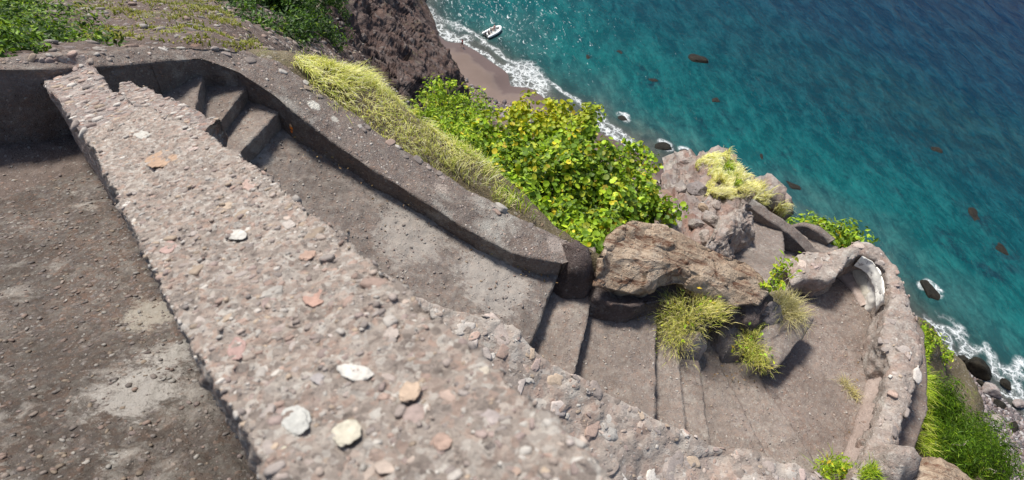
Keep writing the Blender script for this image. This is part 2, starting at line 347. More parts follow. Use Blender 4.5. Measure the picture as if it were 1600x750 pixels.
M_wall = rock_mat('parapet_concrete', (0.096, 0.076, 0.063), (0.163, 0.133, 0.115), (0.244, 0.209, 0.180), patch=2.2, peb=34, peb2=90, peb_amt=0.35, bump=0.014, lichen=0.45, lichen_sc=1.15, dirt=0.35, blobs=[(Z(490, 166, -4.2), .10, .9, (.62, .60, .53)), (Z(523, 186, -4.3), .06, .7, (.55, .53, .47)), (Z(690, 290, -4.7), .12, .5, (.45, .38, .33)), (Z(870, 380, -5.0), .15, .5, (.42, .36, .32))], crack=0.4, mosaic=0.12)
M_rubble = rock_mat('rubble_masonry', (0.20, 0.16, 0.135), (0.34, 0.29, 0.25), (0.50, 0.45, 0.40), patch=2.4, peb=7, peb2=32, peb_amt=0.6, pebcols=PEBL, bump=0.010, lichen=0.35, lichen_sc=3.0, rust=0.25, mosaic=0.45)
M_terr = rock_mat('terrace_wall_stone', (0.16, 0.13, 0.112), (0.29, 0.245, 0.215), (0.44, 0.395, 0.355), patch=2.6, peb=20, peb2=60, peb_amt=0.45, bump=0.012, lichen=0.5, lichen_sc=3.4, rust=0.3, mosaic=0.3, pebcols=PEBL)
M_slab = rock_mat('big_boulder_rock', (0.25, 0.178, 0.125), (0.42, 0.325, 0.235), (0.56, 0.47, 0.37), patch=1.6, peb=25, peb2=80, peb_amt=0.12, bump=0.02, streak=1.0, lichen=0.35, lichen_sc=2.2, lichen_col=(0.48, 0.43, 0.36))
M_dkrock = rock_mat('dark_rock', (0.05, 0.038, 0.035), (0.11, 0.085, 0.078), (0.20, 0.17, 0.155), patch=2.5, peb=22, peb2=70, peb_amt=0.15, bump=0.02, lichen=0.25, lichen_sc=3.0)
M_rock = rock_mat('grey_rock', (0.12, 0.105, 0.10), (0.25, 0.22, 0.21), (0.42, 0.39, 0.37), patch=2.0, peb=22, peb2=70, peb_amt=0.15, bump=0.02, lichen=0.4, lichen_sc=3.0, rust=0.3)
M_outcrop = rock_mat('outcrop_rock', (0.180, 0.138, 0.120), (0.384, 0.318, 0.282), (0.600, 0.540, 0.492), patch=0.9, peb=4.0, peb2=14, peb_amt=0.55, pebcols=PEB, bump=0.06, lichen=0.3, lichen_sc=1.4, rust=0.45, mosaic=0.35)
M_cliff = rock_mat('cliff_rock', (0.062, 0.040, 0.035), (0.125, 0.080, 0.068), (0.20, 0.148, 0.130), patch=0.16, peb=1.1, peb2=3.2, peb_amt=0.4, pebcols=[(0.08, 0.06, 0.055), (0.16, 0.12, 0.11), (0.22, 0.15, 0.12), (0.32, 0.29, 0.27), (0.11, 0.095, 0.095)], bump=0.35, lichen=0.25, lichen_sc=0.35, lichen_col=(0.16, 0.17, 0.06), mosaic=0.2)
M_hill = rock_mat('scree_hillside', (0.069, 0.051, 0.042), (0.122, 0.094, 0.082), (0.190, 0.157, 0.139), patch=0.35, peb=7, peb2=20, peb_amt=0.4, bump=0.05, lichen=0.75, lichen_sc=0.55, lichen_col=(0.17, 0.19, 0.06))
M_plaster = rock_mat('whitewashed_plaster', (0.42, 0.39, 0.33), (0.66, 0.62, 0.52), (0.76, 0.74, 0.68), patch=3.0, peb=60, peb2=160, peb_amt=0.1, bump=0.004)
M_tan = rock_mat('tan_plaster', (0.26, 0.20, 0.17), (0.36, 0.29, 0.255), (0.46, 0.39, 0.35), patch=2.2, peb=50, peb2=120, peb_amt=0.2, bump=0.006)
M_seabould = rock_mat('wet_boulder', (0.008, 0.008, 0.006), (0.018, 0.016, 0.012), (0.05, 0.042, 0.028), patch=0.8, peb=5, peb2=15, peb_amt=0.3, pebcols=[(.012,.011,.008),(.04,.035,.025),(.02,.018,.014)], bump=0.05, rough_=0.5)
M_soil = rock_mat('slope_soil', (0.07, 0.055, 0.035), (0.14, 0.115, 0.07), (0.26, 0.22, 0.15), patch=1.2, peb=16, peb2=45, peb_amt=0.3, bump=0.03, lichen=0.6, lichen_sc=1.8, lichen_col=(0.20, 0.22, 0.06))
def mk_peb():
    k = NT('pebble'); n = k.noise(k.co(), 60, 5, 0.65); n2 = k.noise(k.co(), 9, 4, 0.6)
    c = k.mix(1.0, k.attr('tint').outputs['Color'], k.ramp(n.outputs[0], [(0.3, 0.72), (0.7, 1.15)]), 'MULTIPLY'); c = k.mix(1.0, c, k.ramp(n2.outputs[0], [(0.3, 0.8), (0.7, 1.1)]), 'MULTIPLY')
    k.l(c, k.p.inputs['Base Color']); k.p.inputs['Roughness'].default_value = 0.85; k.l(k.bump(n.outputs[0], 0.8, 0.006), k.p.inputs['Normal']); return k.m
M_peb = mk_peb()
M_leaf = leaf_mat('leaf'); M_grass = leaf_mat('grass_blade', 0.4, 0.6, 0.2)
M_bark = flat_mat('bark', (0.34, 0.29, 0.24), 0.9, 0.4, 20)
PT = np.array([(0.36, 0.30, 0.27), (0.42, 0.27, 0.21), (0.62, 0.59, 0.54), (0.24, 0.21, 0.20), (0.52, 0.42, 0.35), (0.33, 0.24, 0.22), (0.70, 0.68, 0.62), (0.45, 0.40, 0.37), (0.48, 0.36, 0.24)])

def dress(G, nr, dens, rmin, rmax, seed, mask=None, sub=1, bright=1.0, power=2.2, **kw):
    """stones embedded over a displaced grid"""
    r = np.random.default_rng(seed); nu, nv = G.shape[:2]
    u = np.gradient(G, axis=0); v = np.gradient(G, axis=1); ar = np.linalg.norm(np.cross(u, v), axis=-1)
    if mask is not None: ar = ar*mask
    n = int(dens*ar.sum()); p = (ar/ar.sum()).ravel(); idx = r.choice(nu*nv, n, p=p)
    P = G.reshape(-1, 3)[idx] + (r.uniform(-.5, .5, (n, 1))*u.reshape(-1, 3)[idx]+r.uniform(-.5, .5, (n, 1))*v.reshape(-1, 3)[idx])
    R_ = rmin+(rmax-rmin)*r.uniform(0, 1, n)**power
    col = (PT[r.integers(0, len(PT), n)]*.55+np.array([.37, .31, .27])*.45)*r.uniform(0.7, 1.1, (n, 1))*bright
    return stones(P, nr.reshape(-1, 3)[idx], R_, col, sub=sub, seed=seed, **kw)

# ================================================================== SETTING: sea, beach, hillsides
SEA = -H0
WL = [(640, -30), (650, -8), (658, 12), (675, 44), (699, 65), (722, 66), (745, 78), (766, 94), (795, 113), (800, 134), (830, 136), (845, 147), (880, 170), (930, 203), (962, 217), (1010, 245), (1060, 280), (1150, 330), (1300, 420), (1400, 478), (1440, 508), (1480, 548), (1530, 590), (1570, 625), (1610, 662), (1680, 740)]
wl = Zs([(x, y, SEA) for x, y in WL])[:, :2]
wl = np.concatenate([[wl[0]+(wl[0]-wl[3])/np.linalg.norm(wl[0]-wl[3])*1500], wl, [wl[-1]+np.array([0.83, -0.55])*1500]])
def seg_dist(P, L, chunk=20000):
    """distance to polyline L and side (+ on the sea side)"""
    out = np.empty(len(P)); sg = np.empty(len(P)); a_ = L[:-1]; b_ = L[1:]; ab = b_-a_; l2 = (ab**2).sum(1)
    for i in range(0, len(P), chunk):
        p = P[i:i+chunk, None]; t = np.clip(((p-a_)*ab).sum(-1)/l2, 0, 1); q = a_+ab*t[..., None]; d = np.linalg.norm(p-q, axis=-1); k = d.argmin(1)
        out[i:i+chunk] = d[np.arange(len(k)), k]; pk = P[i:i+chunk]-a_[k]; sg[i:i+chunk] = np.sign(ab[k, 0]*pk[:, 1]-ab[k, 1]*pk[:, 0])
    return out, sg
def lines(lo, hi, st, far, g=1.25):
    r = list(np.arange(lo, hi, st)); s_ = st
    while r[-1] < far[1]: s_ *= g; r.append(r[-1]+s_)
    s_ = st
    while r[0] > far[0]: s_ *= g; r.insert(0, r[0]-s_)
    return np.array(r)
def tgrid(xs, ys):
    X, Y = np.meshgrid(xs, ys, indexing='ij'); return np.stack([X, Y, np.zeros_like(X)], -1)
def add_attr(o, name, arr):
    at = o.data.attributes.new(name, 'FLOAT', 'POINT'); at.data.foreach_set('value', np.asarray(arr, np.float32).ravel())

# --- beach and sea bed: one sheet
G = tgrid(lines(-45, 95, 1.0, (-1500, 2500)), lines(10, 130, 1.0, (-1500, 2800)))
s_, sg_ = seg_dist(G[..., :2].reshape(-1, 2), wl); sd_ = (s_*sg_).reshape(G.shape[:2])
land = np.clip(-sd_, 0, None)
G[..., 2] = np.where(sd_ < 0, 0.085*np.minimum(land, 14)+0.3*np.clip(land-14, 0, 20)**1.0*0.6, -0.16*np.clip(sd_, 0, 60))-0.02
G[..., 2] += 0.05*fbm(G*0.35, 3, 3)*np.clip(np.abs(sd_)/3, 0, 1)
k = NT('beach_sand'); co = k.co(); n1 = k.noise(co, 0.12, 6, 0.6); n2 = k.noise(co, 3.0, 6, 0.7)
sx = k.n('SeparateXYZ'); k.l(k.n('NewGeometry').outputs['Position'], sx.inputs[0])
c = k.ramp(n1.outputs[0], [(0.3, (0.125, 0.09, 0.075)), (0.7, (0.18, 0.132, 0.112))]); c = k.mix(k.ramp(n2.outputs[0], [(0.5, 0), (0.8, 0.35)]), c, (0.14, 0.11, 0.10))
wet = k.math('ADD', sx.outputs[2], k.math('MULTIPLY', k.noise(co, 0.35, 3).outputs[0], 0.35)); wm = k.ramp(wet, [(0.36, 1.0), (0.52, 0.0)])
c = k.mix(wm, c, k.mix(1.0, c, (0.62, 0.55, 0.54), 'MULTIPLY')); k.l(c, k.p.inputs['Base Color']); k.l(k.math('SUBTRACT', 0.9, k.math('MULTIPLY', wm, 0.5)), k.p.inputs['Roughness'])
k.l(k.bump(n2.outputs[0], 0.4, 0.05), k.p.inputs['Normal']); M_sand = k.m
tag(mk('beach', [(G, gridF(*G.shape[:2], flip=True), None, 0)], M_sand), kind='structure')

# --- sea
G = tgrid(lines(-45, 95, 0.35, (-2500, 4000)), lines(38, 125, 0.35, (-1500, 4500)))
s_, sg_ = seg_dist(G[..., :2].reshape(-1, 2), wl); sdm = (s_*sg_).reshape(G.shape[:2])
P2 = G[..., :2].reshape(-1, 2)
foam = np.zeros(len(P2)); flatp = G.reshape(-1, 3)
def foam_line(px, wd, amt, wob=0.5):
    L = Zs([(x, y, SEA) for x, y in px])[:, :2]
    near = (P2[:, 0] > L[:, 0].min()-6) & (P2[:, 0] < L[:, 0].max()+6) & (P2[:, 1] > L[:, 1].min()-6) & (P2[:, 1] < L[:, 1].max()+6)
    q = P2[near]; q3 = flatp[near]
    q = q+wob*np.stack([fbm(q3*0.45, 3, 31), fbm(q3*0.45, 3, 47)], -1)
    d, _ = seg_dist(q, L); foam[near] = np.maximum(foam[near], amt*np.exp(-(d/wd)**2))
foam_line([(640, -30), (658, 8), (675, 42), (699, 62), (722, 65), (745, 77), (766, 92), (795, 112)], 0.6, .95, 0.6)
foam_line([(672, 22), (690, 50), (712, 60), (730, 62)], 1.0, 0.7, 0.8)
foam_line([(655, 0), (668, 12), (690, 30), (715, 45)], 1.1, 0.5, 1.0)
foam_line([(701, 32), (743, 56), (772, 79), (804, 97), (839, 114), (863, 132), (892, 152), (933, 176), (957, 196), (1000, 228)], 0.5, 0.8, 0.5)
foam_line([(800, 108), (812, 118), (808, 130)], 1.7, .95, 0.8)
foam_line([(815, 104), (832, 112), (842, 128), (838, 142)], 1.7, 1.05, 0.8)
foam_line([(775, 134), (800, 136), (830, 136), (848, 150)], 0.6, 0.9, 0.3)
foam_line([(915, 186), (940, 198), (965, 214), (990, 232)], 1.3, 1.0, 0.6)
foam_line([(1434, 496), (1462, 522), (1490, 550), (1530, 588), (1575, 620), (1625, 660)], 0.9, 0.7, 0.9)
foam_line([(1450, 496), (1490, 520), (1540, 556), (1600, 590)], 0.9, 0.8, 1.2)
foam_line([(1505, 525), (1515, 560), (1530, 590)], 0.7, 0.85, 0.6)
foam_line([(1545, 545), (1560, 585), (1580, 610)], 0.7, 0.85, 0.6)
foam_line([(1470, 512), (1480, 535), (1500, 560)], 0.7, 0.8, 0.6)
foam_line([(1590, 565), (1585, 590), (1610, 640)], 0.8, 0.8, 0.6)
SEA_ROCKS = [(917, 88, 1.0), (968, 81, .7), (1092, 93, 1.7), (1021, 126, 1.0), (1119, 157, 1.3), (1030, 115, .5), (1190, 245, .7), (1186, 280, .9), (1165, 265, .6), (1241, 291, 1.4), (1020, 198, .6), (972, 184, 1.0), (1038, 229, 1.3), (1066, 238, 1.0), (1464, 234, 1.4), (1519, 333, 1.7), (1452, 453, 1.5), (1568, 392, 1.9), (1484, 372, 1.2), (1100, 190, .7), (1548, 428, 1.2), (1395, 140, .9)]
for (x, y, r) in SEA_ROCKS:
    if (x, y) in ((972, 184), (1066, 238), (1038, 229)): foam_line([(x-3, y-6), (x+5, y-4), (x+6, y+4)], 0.55, 1.0, 0.3)
    if (x, y) == (1452, 453): foam_line([(x-12, y-6), (x, y-9), (x+13, y), (x+10, y+7)], 0.6, 1.0, 0.4)
reef = np.zeros(len(P2)); rr5 = np.random.default_rng(44)
SUBM = [(x_, y_, rr5.uniform(.6, 1.5), rr5.uniform(.7, 1.1)) for x_, y_ in [(940, 130), (1005, 108), (1018, 132), (1075, 150), (1132, 178), (1150, 200), (1100, 205), (1060, 190), (1210, 262), (1225, 240), (1262, 262), (1290, 300), (1325, 275), (1350, 310), (1400, 300), (1375, 255), (1430, 250), (1498, 260), (1545, 350), (1580, 420), (1535, 420), (1500, 400), (1465, 380), (1410, 400), (1385, 350), (1340, 215), (1275, 205), (1240, 170), (1180, 140), (1160, 90), (1380, 120), (1440, 160), (1010, 215), (985, 165), (900, 60), (870, 95)]]
for (x, y, r, a_) in [(x_, y_, r_*1.1, .9) for x_, y_, r_ in SEA_ROCKS]+SUBM+[(1210, 120, 9, .5), (1290, 135, 10, .6), (1370, 160, 10, .7), (1450, 190, 11, .7), (1530, 220, 11, .8), (1600, 240, 12, .8), (1120, 60, 8, .4), (1250, 55, 9, .35), (1560, 395, 3.0, .9), (1520, 335, 2.2, .8), (1555, 430, 2.0, .6), (1350, 255, 4, .35), (1095, 180, 4, .45), (1000, 125, 3, .4), (1230, 235, 4, .4), (1420, 345, 3.5, .4), (1040, 140, 3.5, .45), (960, 75, 3, .3), (1485, 372, 2.2, .6)]:
    q = Z(x, y, SEA)[:2]; pp = P2-q; near = (np.abs(pp) < 4*r).all(1); ang = -0.75; u_ = pp[near, 0]*math.cos(ang)+pp[near, 1]*math.sin(ang); v_ = -pp[near, 0]*math.sin(ang)+pp[near, 1]*math.cos(ang)
    reef[near] += a_*np.exp(-(u_/(1.5*r))**2-(v_/r)**2)
k = NT('sea_water'); co = k.n('NewGeometry').outputs['Position']
off = k.attr('offshore').outputs['Fac']; fo = k.attr('foam').outputs['Fac']; re = k.attr('reef').outputs['Fac']
big = k.noise(co, 0.045, 5, 0.6, 0.5); t = k.math('ADD', k.math('MULTIPLY', off, 1/130.0), k.math('MULTIPLY', k.math('SUBTRACT', big.outputs[0], 0.5), 0.22))
t = k.math('MULTIPLY', t, 1.0, True)
c = k.ramp(t, [(0.0, (0.10, 0.125, 0.115)), (0.05, (0.022, 0.076, 0.078)), (0.12, (0.003, 0.072, 0.076)), (0.28, (0.0, 0.040, 0.053)), (0.52, (0.0, 0.022, 0.044)), (0.85, (0.0, 0.012, 0.038)), (1.0, (0.0, 0.007, 0.030))])
rn = k.noise(co, 0.5, 6, 0.7); rmask = k.math('MULTIPLY', re, k.ramp(rn.outputs[0], [(0.38, 0.0), (0.60, 1.0)])); c = k.mix(k.math('MULTIPLY', rmask, 0.8), c, (0.004, 0.030, 0.042))
va = Z(1210, 268, SEA)-Z(1200, 250, SEA); wang = math.atan2(va[1], va[0])
mp = k.mapping(co, (1, 1, 1), (0, 0, -wang)); mp1 = k.mapping(mp, (0.42, 1.0, 1)); mp2 = k.mapping(mp, (0.6, 1.0, 1), (0, 0, 0.35))
w1 = k.noise(mp1, 0.38, 4, 0.55, 0.6); w2 = k.noise(mp2, 1.25, 6, 0.68, 0.9); w3 = k.noise(k.mapping(mp, (0.4, 1, 1), (0, 0, -0.3)), 0.10, 3, 0.5, 0.3)
# wave crests get a paler body colour, troughs a darker one
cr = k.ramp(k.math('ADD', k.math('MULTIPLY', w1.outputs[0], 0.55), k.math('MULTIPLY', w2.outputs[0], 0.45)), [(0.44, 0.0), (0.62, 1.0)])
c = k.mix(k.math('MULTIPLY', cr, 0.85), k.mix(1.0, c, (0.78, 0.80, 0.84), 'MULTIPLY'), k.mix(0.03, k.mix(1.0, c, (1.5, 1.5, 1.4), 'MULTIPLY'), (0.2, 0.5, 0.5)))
fd = k.n('VectorMath'); fd.operation = 'ADD'; fs = k.n('VectorMath'); fs.operation = 'SCALE'; k.l(k.noise(co, 0.9, 4, 0.65).outputs['Color'], fs.inputs[0]); fs.inputs['Scale'].default_value = 1.6; k.l(co, fd.inputs[0]); k.l(fs.outputs[0], fd.inputs[1])
web1 = k.ramp(k.vor(fd.outputs[0], 0.75, 'DISTANCE_TO_EDGE').outputs['Distance'], [(0.0, 1.0), (0.20, 0.0)]); web2 = k.ramp(k.vor(fd.outputs[0], 2.1, 'DISTANCE_TO_EDGE').outputs['Distance'], [(0.0, 1.0), (0.22, 0.0)])
fn = k.ramp(k.noise(co, 1.3, 7, 0.75, 0.8).outputs[0], [(0.36, 0.0), (0.62, 1.0)])
lace = k.math('MAXIMUM', k.math('MULTIPLY', web1, 0.9), k.math('MULTIPLY', web2, fn)); lace = k.math('MAXIMUM', lace, k.math('MULTIPLY', fn, k.ramp(fo, [(0.5, 0.0), (0.95, 0.95)])))
fm = k.math('MULTIPLY', k.ramp(fo, [(0.08, 0.0), (0.55, 1.0)]), lace, True)
hh = k.math('ADD', k.math('ADD', k.math('MULTIPLY', w1.outputs[0], 0.75), k.math('MULTIPLY', w2.outputs[0], 0.28)), k.math('MULTIPLY', w3.outputs[0], 1.6))
hh = k.math('ADD', hh, k.math('MULTIPLY', k.noise(mp, 5.0, 4, 0.6).outputs[0], 0.05))
nb = k.bump(hh, 1.0, 0.55); k.l(nb, k.p.inputs['Normal'])
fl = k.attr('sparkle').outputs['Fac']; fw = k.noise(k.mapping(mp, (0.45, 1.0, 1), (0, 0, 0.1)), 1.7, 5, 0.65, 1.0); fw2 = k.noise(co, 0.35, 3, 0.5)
painted_glint = k.math('MULTIPLY', k.ramp(k.math('ADD', fw.outputs[0], k.math('MULTIPLY', k.math('SUBTRACT', fl, 1.0), 0.16)), [(0.56, 0.0), (0.66, 0.9)]), k.ramp(fw2.outputs[0], [(0.35, 0.2), (0.6, 1.0)]))  # pale wavelet glints painted into the water colour, strongest around one spot
fm = k.math('MAXIMUM', fm, painted_glint)
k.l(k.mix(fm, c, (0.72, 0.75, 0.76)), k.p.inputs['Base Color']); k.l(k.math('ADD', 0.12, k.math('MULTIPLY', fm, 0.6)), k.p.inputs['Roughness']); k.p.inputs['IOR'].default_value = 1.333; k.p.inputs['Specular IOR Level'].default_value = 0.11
tr = k.n('BsdfTransparent'); tr.inputs[0].default_value = (0.80, 0.90, 0.90, 1); mx = k.n('MixShader')
al = k.math('MAXIMUM', k.ramp(k.math('MULTIPLY', off, 0.1), [(0.0, 0.10), (0.22, 0.42), (0.8, 0.93), (1.0, 1.0)]), fm)
k.l(al, mx.inputs[0]); k.l(tr.outputs[0], mx.inputs[1]); k.l(k.p.outputs[0], mx.inputs[2]); k.l(mx.outputs[0], k.o.inputs[0]); M_sea = k.m
# drop cells that lie under the land
o = mk('sea', [(G, gridF(*G.shape[:2], flip=True)[(lambda q: (sdm.ravel()[q] > -2.5).any(1))(gridF(*G.shape[:2], flip=True))], None, 0)], M_sea); tag(o, kind='structure')
add_attr(o, 'offshore', np.clip(sdm, 0, 400)); add_attr(o, 'foam', foam); add_attr(o, 'reef', reef)
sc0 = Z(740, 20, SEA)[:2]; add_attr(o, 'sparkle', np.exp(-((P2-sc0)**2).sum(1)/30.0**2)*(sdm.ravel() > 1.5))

# --- mountainside between the beach and the path (mostly hidden)
G = tgrid(lines(-60, 110, 1.1, (-500, 500)), lines(-30, 130, 1.1, (-300, 500)))
s_, sg_ = seg_dist(G[..., :2].reshape(-1, 2), wl); sdl = -(s_*sg_).reshape(G.shape[:2])
near_r = np.clip((G[..., 0]-30)/30, 0, 1)
st0 = 11+7*near_r
G[..., 2] = np.minimum(0.80*np.clip(sdl-st0, 0, None), 56)+np.where(sdl > st0, 1.0, 0.0)*(1.6*fbm(G*0.14, 5, 61))*np.clip((sdl-st0)/6, 0, 1)-np.where(sdl < st0-1, 4.0, 0.3)
G[..., 2] -= 6*np.clip(1-np.hypot(G[..., 0], G[..., 1]-3)/14, 0, 1)
q = gridF(*G.shape[:2], flip=True); q = q[(sdl.ravel()[q] > 5).any(1)]
tag(mk('mountainside', [(G, q, None, 0)], M_cliff), kind='structure')

# --- far hillside and the dark headland, measured as (photo x, photo y, distance)
HX = [
 [(-260, -260, 60), (0, -260, 62), (200, -240, 66), (380, -220, 75), (500, -200, 90), (580, -180, 108), (610, -160, 125), (622, -150, 150)],
 [(-260, -90, 33), (0, -90, 34), (200, -80, 37), (380, -70, 43), (500, -70, 58), (580, -65, 84), (620, -60, 112), (636, -55, 138)],
 [(-260, -10, 21), (0, -10, 22), (200, -10, 24), (380, -8, 29), (490, -5, 42), (575, -5, 64), (628, -3, 98), (651, 0, 130)],
 [(-260, 45, 13), (0, 45, 14), (200, 42, 15), (380, 42, 19), (490, 48, 31), (575, 48, 48), (640, 44, 80), (668, 42, 118)],
 [(-260, 90, 9), (0, 88, 9.5), (200, 76, 10), (390, 78, 13), (490, 90, 23), (580, 92, 37), (655, 84, 66), (694, 88, 110)],
 [(-260, 130, 7.6), (0, 125, 7.8), (200, 105, 8.2), (400, 115, 10.5), (500, 130, 18), (595, 138, 29), (672, 118, 56), (716, 122, 101)],
 [(-260, 200, 7.4), (0, 200, 7.6), (200, 160, 8.0), (420, 170, 10), (520, 180, 16), (610, 190, 25), (670, 170, 46), (722, 150, 92)],
 [(-260, 300, 7.6), (0, 300, 8), (200, 260, 9), (440, 260, 11), (540, 270, 16), (620, 270, 24), (660, 230, 40), (725, 190, 84)]]
HG = np.array([[D(*q) for q in row] for row in HX])
edge = HG[:, -1].copy(); e2 = edge+np.array([5.0, -1.0, 0]); e2[:, 2] = np.minimum(edge[:, 2]-9, 2); e2[:, 2] = -3
mid_ = (edge+e2)/2; mid_[:, 2] = edge[:, 2]*0.5-0.5
HG = np.concatenate([HG, mid_[:, None], e2[:, None]], 1)
G1 = grid_up(HG, 0.30, cap=520)
n_ = normals(G1); n_ = n_*np.sign(n_[..., 2].mean()); dist = np.linalg.norm(G1-np.array([0, 0, H0]), axis=-1)
f1, f2, idv = worley(G1*0.55+0.3*fbm(G1*0.6, 3, 4)[..., None], 12); g1, g2, gid = worley(G1*1.7, 15)
side = np.clip((dist-22)/14, 0, 1)
dd = side*(1.2*fbm(G1*0.16, 6, 3, .55)+0.6*(idv-0.4)+0.35*np.clip(f2-f1, 0, .5)+0.30*gid*np.clip(0.6-g1, 0, 1)*2)+(1-side)*(0.18*fbm(G1*0.8, 5, 8)+0.06*np.clip(.5-g1, 0, 1))
farl = np.clip((dist-90)/20, 0, 1); dd = dd*(1-0.5*farl)
G1 = G1+n_*dd[..., None]
Fh = gridF(*G1.shape[:2]); 
nn = normals(G1)
if nn[..., 2].mean() < 0: Fh = Fh[:, ::-1]
mi_ = side.reshape(-1)[Fh[:, 0]] > 0.35+0.25*vn(G1*0.5, 9).reshape(-1)[Fh[:, 0]]
hs = mk('hillside', [(G1, Fh, None, 0)], [M_hill, M_cliff]); hs.data.polygons.foreach_set('material_index', mi_.astype(np.int32)); tag(hs, kind='structure')
HILL = G1; HILLN = nn*np.sign(nn[..., 2].mean())
hx = (dist < 34)*1.0
tag(mk('scree', [(*dress(G1, HILLN, 14, 0.02, 0.13, 140, mask=hx, sub=1, bright=.62, sink=.5, power=3), 0)], M_peb), kind='stuff')['label'] = 'loose stones lying over the hillside behind the path'

# ================================================================== the hill right behind the path
OUTL = [(150, 80, -3.35), (235, 72, -3.55), (320, 75, -3.72), (380, 80, -3.88), (430, 97, -4.0), (475, 122, -4.12), (530, 160, -4.32), (600, 213, -4.5), (690, 268, -4.74), (790, 331, -4.92), (850, 362, -5.0), (925, 392, -5.1)]
INNL = [(150, 105, -3.35), (235, 98, -3.55), (316, 91, -3.72), (372, 112, -3.86), (430, 150, -4.0), (460, 176, -4.09), (510, 215, -4.28), (565, 254, -4.42), (650, 307, -4.62), (725, 356, -4.8), (800, 396, -4.95), (879, 412, -5.05)]
oe = Zs(OUTL[3:]); oe = np.concatenate([oe, Zs([(1010, 420, -5.3), (1120, 440, -5.8)])])
ov = np.stack([np.gradient(oe[:, 0]), np.gradient(oe[:, 1])], 1); ov = np.stack([-ov[:, 1], ov[:, 0]], 1); ov /= np.linalg.norm(ov, axis=1, keepdims=True)
hw = np.interp(np.arange(len(oe)), [0, 1, 2, 3, 4, 5, 6, 7, 8, 9, 10], [.40, .62, .75, .85, .80, .80, .70, .45, .25, .15, .15])[:, None]
def orow(dist, drop): return np.concatenate([oe[:, :2]+ov*dist*np.ones_like(hw), oe[:, 2:]-drop], 1)
dq = np.interp(np.arange(len(oe)), [0, 4, 6, 8, 10], [1.2, 1.2, 1.2, 1.25, 1.3])[:, None]
HS = np.stack([orow(-0.15, 0.35), orow(0.0, 0.10), orow(hw*0.5, 0.12), orow(hw, 0.42), orow(hw+0.5, dq*1.2), orow(hw+2.0, dq*3.0), orow(hw+5.5, 7.5), orow(hw+13, 18), orow(hw+26, 36)], 0)
GS = grid_up(HS, 0.12, cap=300); nS = normals(GS); nS *= np.sign(nS[..., 2].mean())
GS = GS+nS*(0.06*fbm(GS*2.0, 4, 2))[..., None]
FS = gridF(*GS.shape[:2]); FS = FS if normals(GS)[..., 2].mean() > 0 else FS[:, ::-1]
tag(mk('grassy_slope', [(GS, FS, None, 0)], M_soil), kind='structure')

# ================================================================== the conglomerate parapet under the camera
VPW = ray(-17, -22); VPW = VPW/np.linalg.norm(VPW)
pn = np.cross(VPW, np.array([-VPW[1], VPW[0], 0])/np.hypot(VPW[0], VPW[1])); p0 = Z(430, 750, -1.0)
CAMP = np.array([0, 0, H0])
def PL(px, py, drop=0.0):
    v = ray(px, py); t = (p0-np.array([0, 0, drop])-CAMP).dot(pn)/v.dot(pn); return CAMP+v*t
def PLs(l, drop=0.0): return np.array([PL(x, y, drop) for x, y in l])
par = thing('parapet_wall', 'broad pale pebbly conglomerate parapet running diagonally from the top left down to the bottom edge', 'wall', Z(350, 500, -3.0))
dsp = rough(0.012, 9, 0.012, 26, 0.0, 5, 3)
def dnear(P):
    a_ = worley(P*42+0.25*fbm(P*30, 2, 8)[..., None], 6); b_ = worley(P*20+0.25*fbm(P*15, 2, 8)[..., None], 16); d_ = worley(P*75, 26)
    return 0.013*fbm(P*7, 5, 1)+0.006*fbm(P*40, 3, 4)+0.012*np.clip(0.55-a_[0], 0, 1)*2*a_[2]+0.016*np.clip(0.5-b_[0], 0, 1)*2*(b_[2] > .55)+0.006*np.clip(.5-d_[0], 0, 1)*2*d_[2]
LW = [(135, 212), (205, 345), (265, 470), (335, 596), (430, 750), (535, 930), (640, 1110)]
RW = [(228, 168), (300, 198), (400, 262), (500, 345), (640, 456), (720, 530), (820, 618), (962, 752), (1150, 930), (1340, 1110)]
G, Fq, nr, nA, nt = sweep(PLs(LW), PLs(RW), 0.9, 1.6, res=0.0058, disp=dnear, batter=0.0, cap=950)
dist = np.linalg.norm(G-CAMP, axis=-1); topm = np.zeros(G.shape[:2]); topm[:, nA-1:nA+nt+3] = 1
near = (dist < 4.2)*topm
pebs = dress(G, nr, 1500, 0.004, 0.012, 11, mask=near*(dist < 2.6), sub=1, bright=.82, sink=0.85)
pebm = dress(G, nr, 230, 0.008, 0.018, 12, mask=topm, sub=2, bright=.82, sink=1.0)
pebl = dress(G, nr, 8, 0.016, 0.03, 14, mask=topm, sub=3, bright=.82, sink=1.1, power=1.8)
mk('coping', [(G, Fq, None, 0), (*pebs, 1), (*pebm, 1), (*pebl, 1)], [M_conglo, M_peb], par)
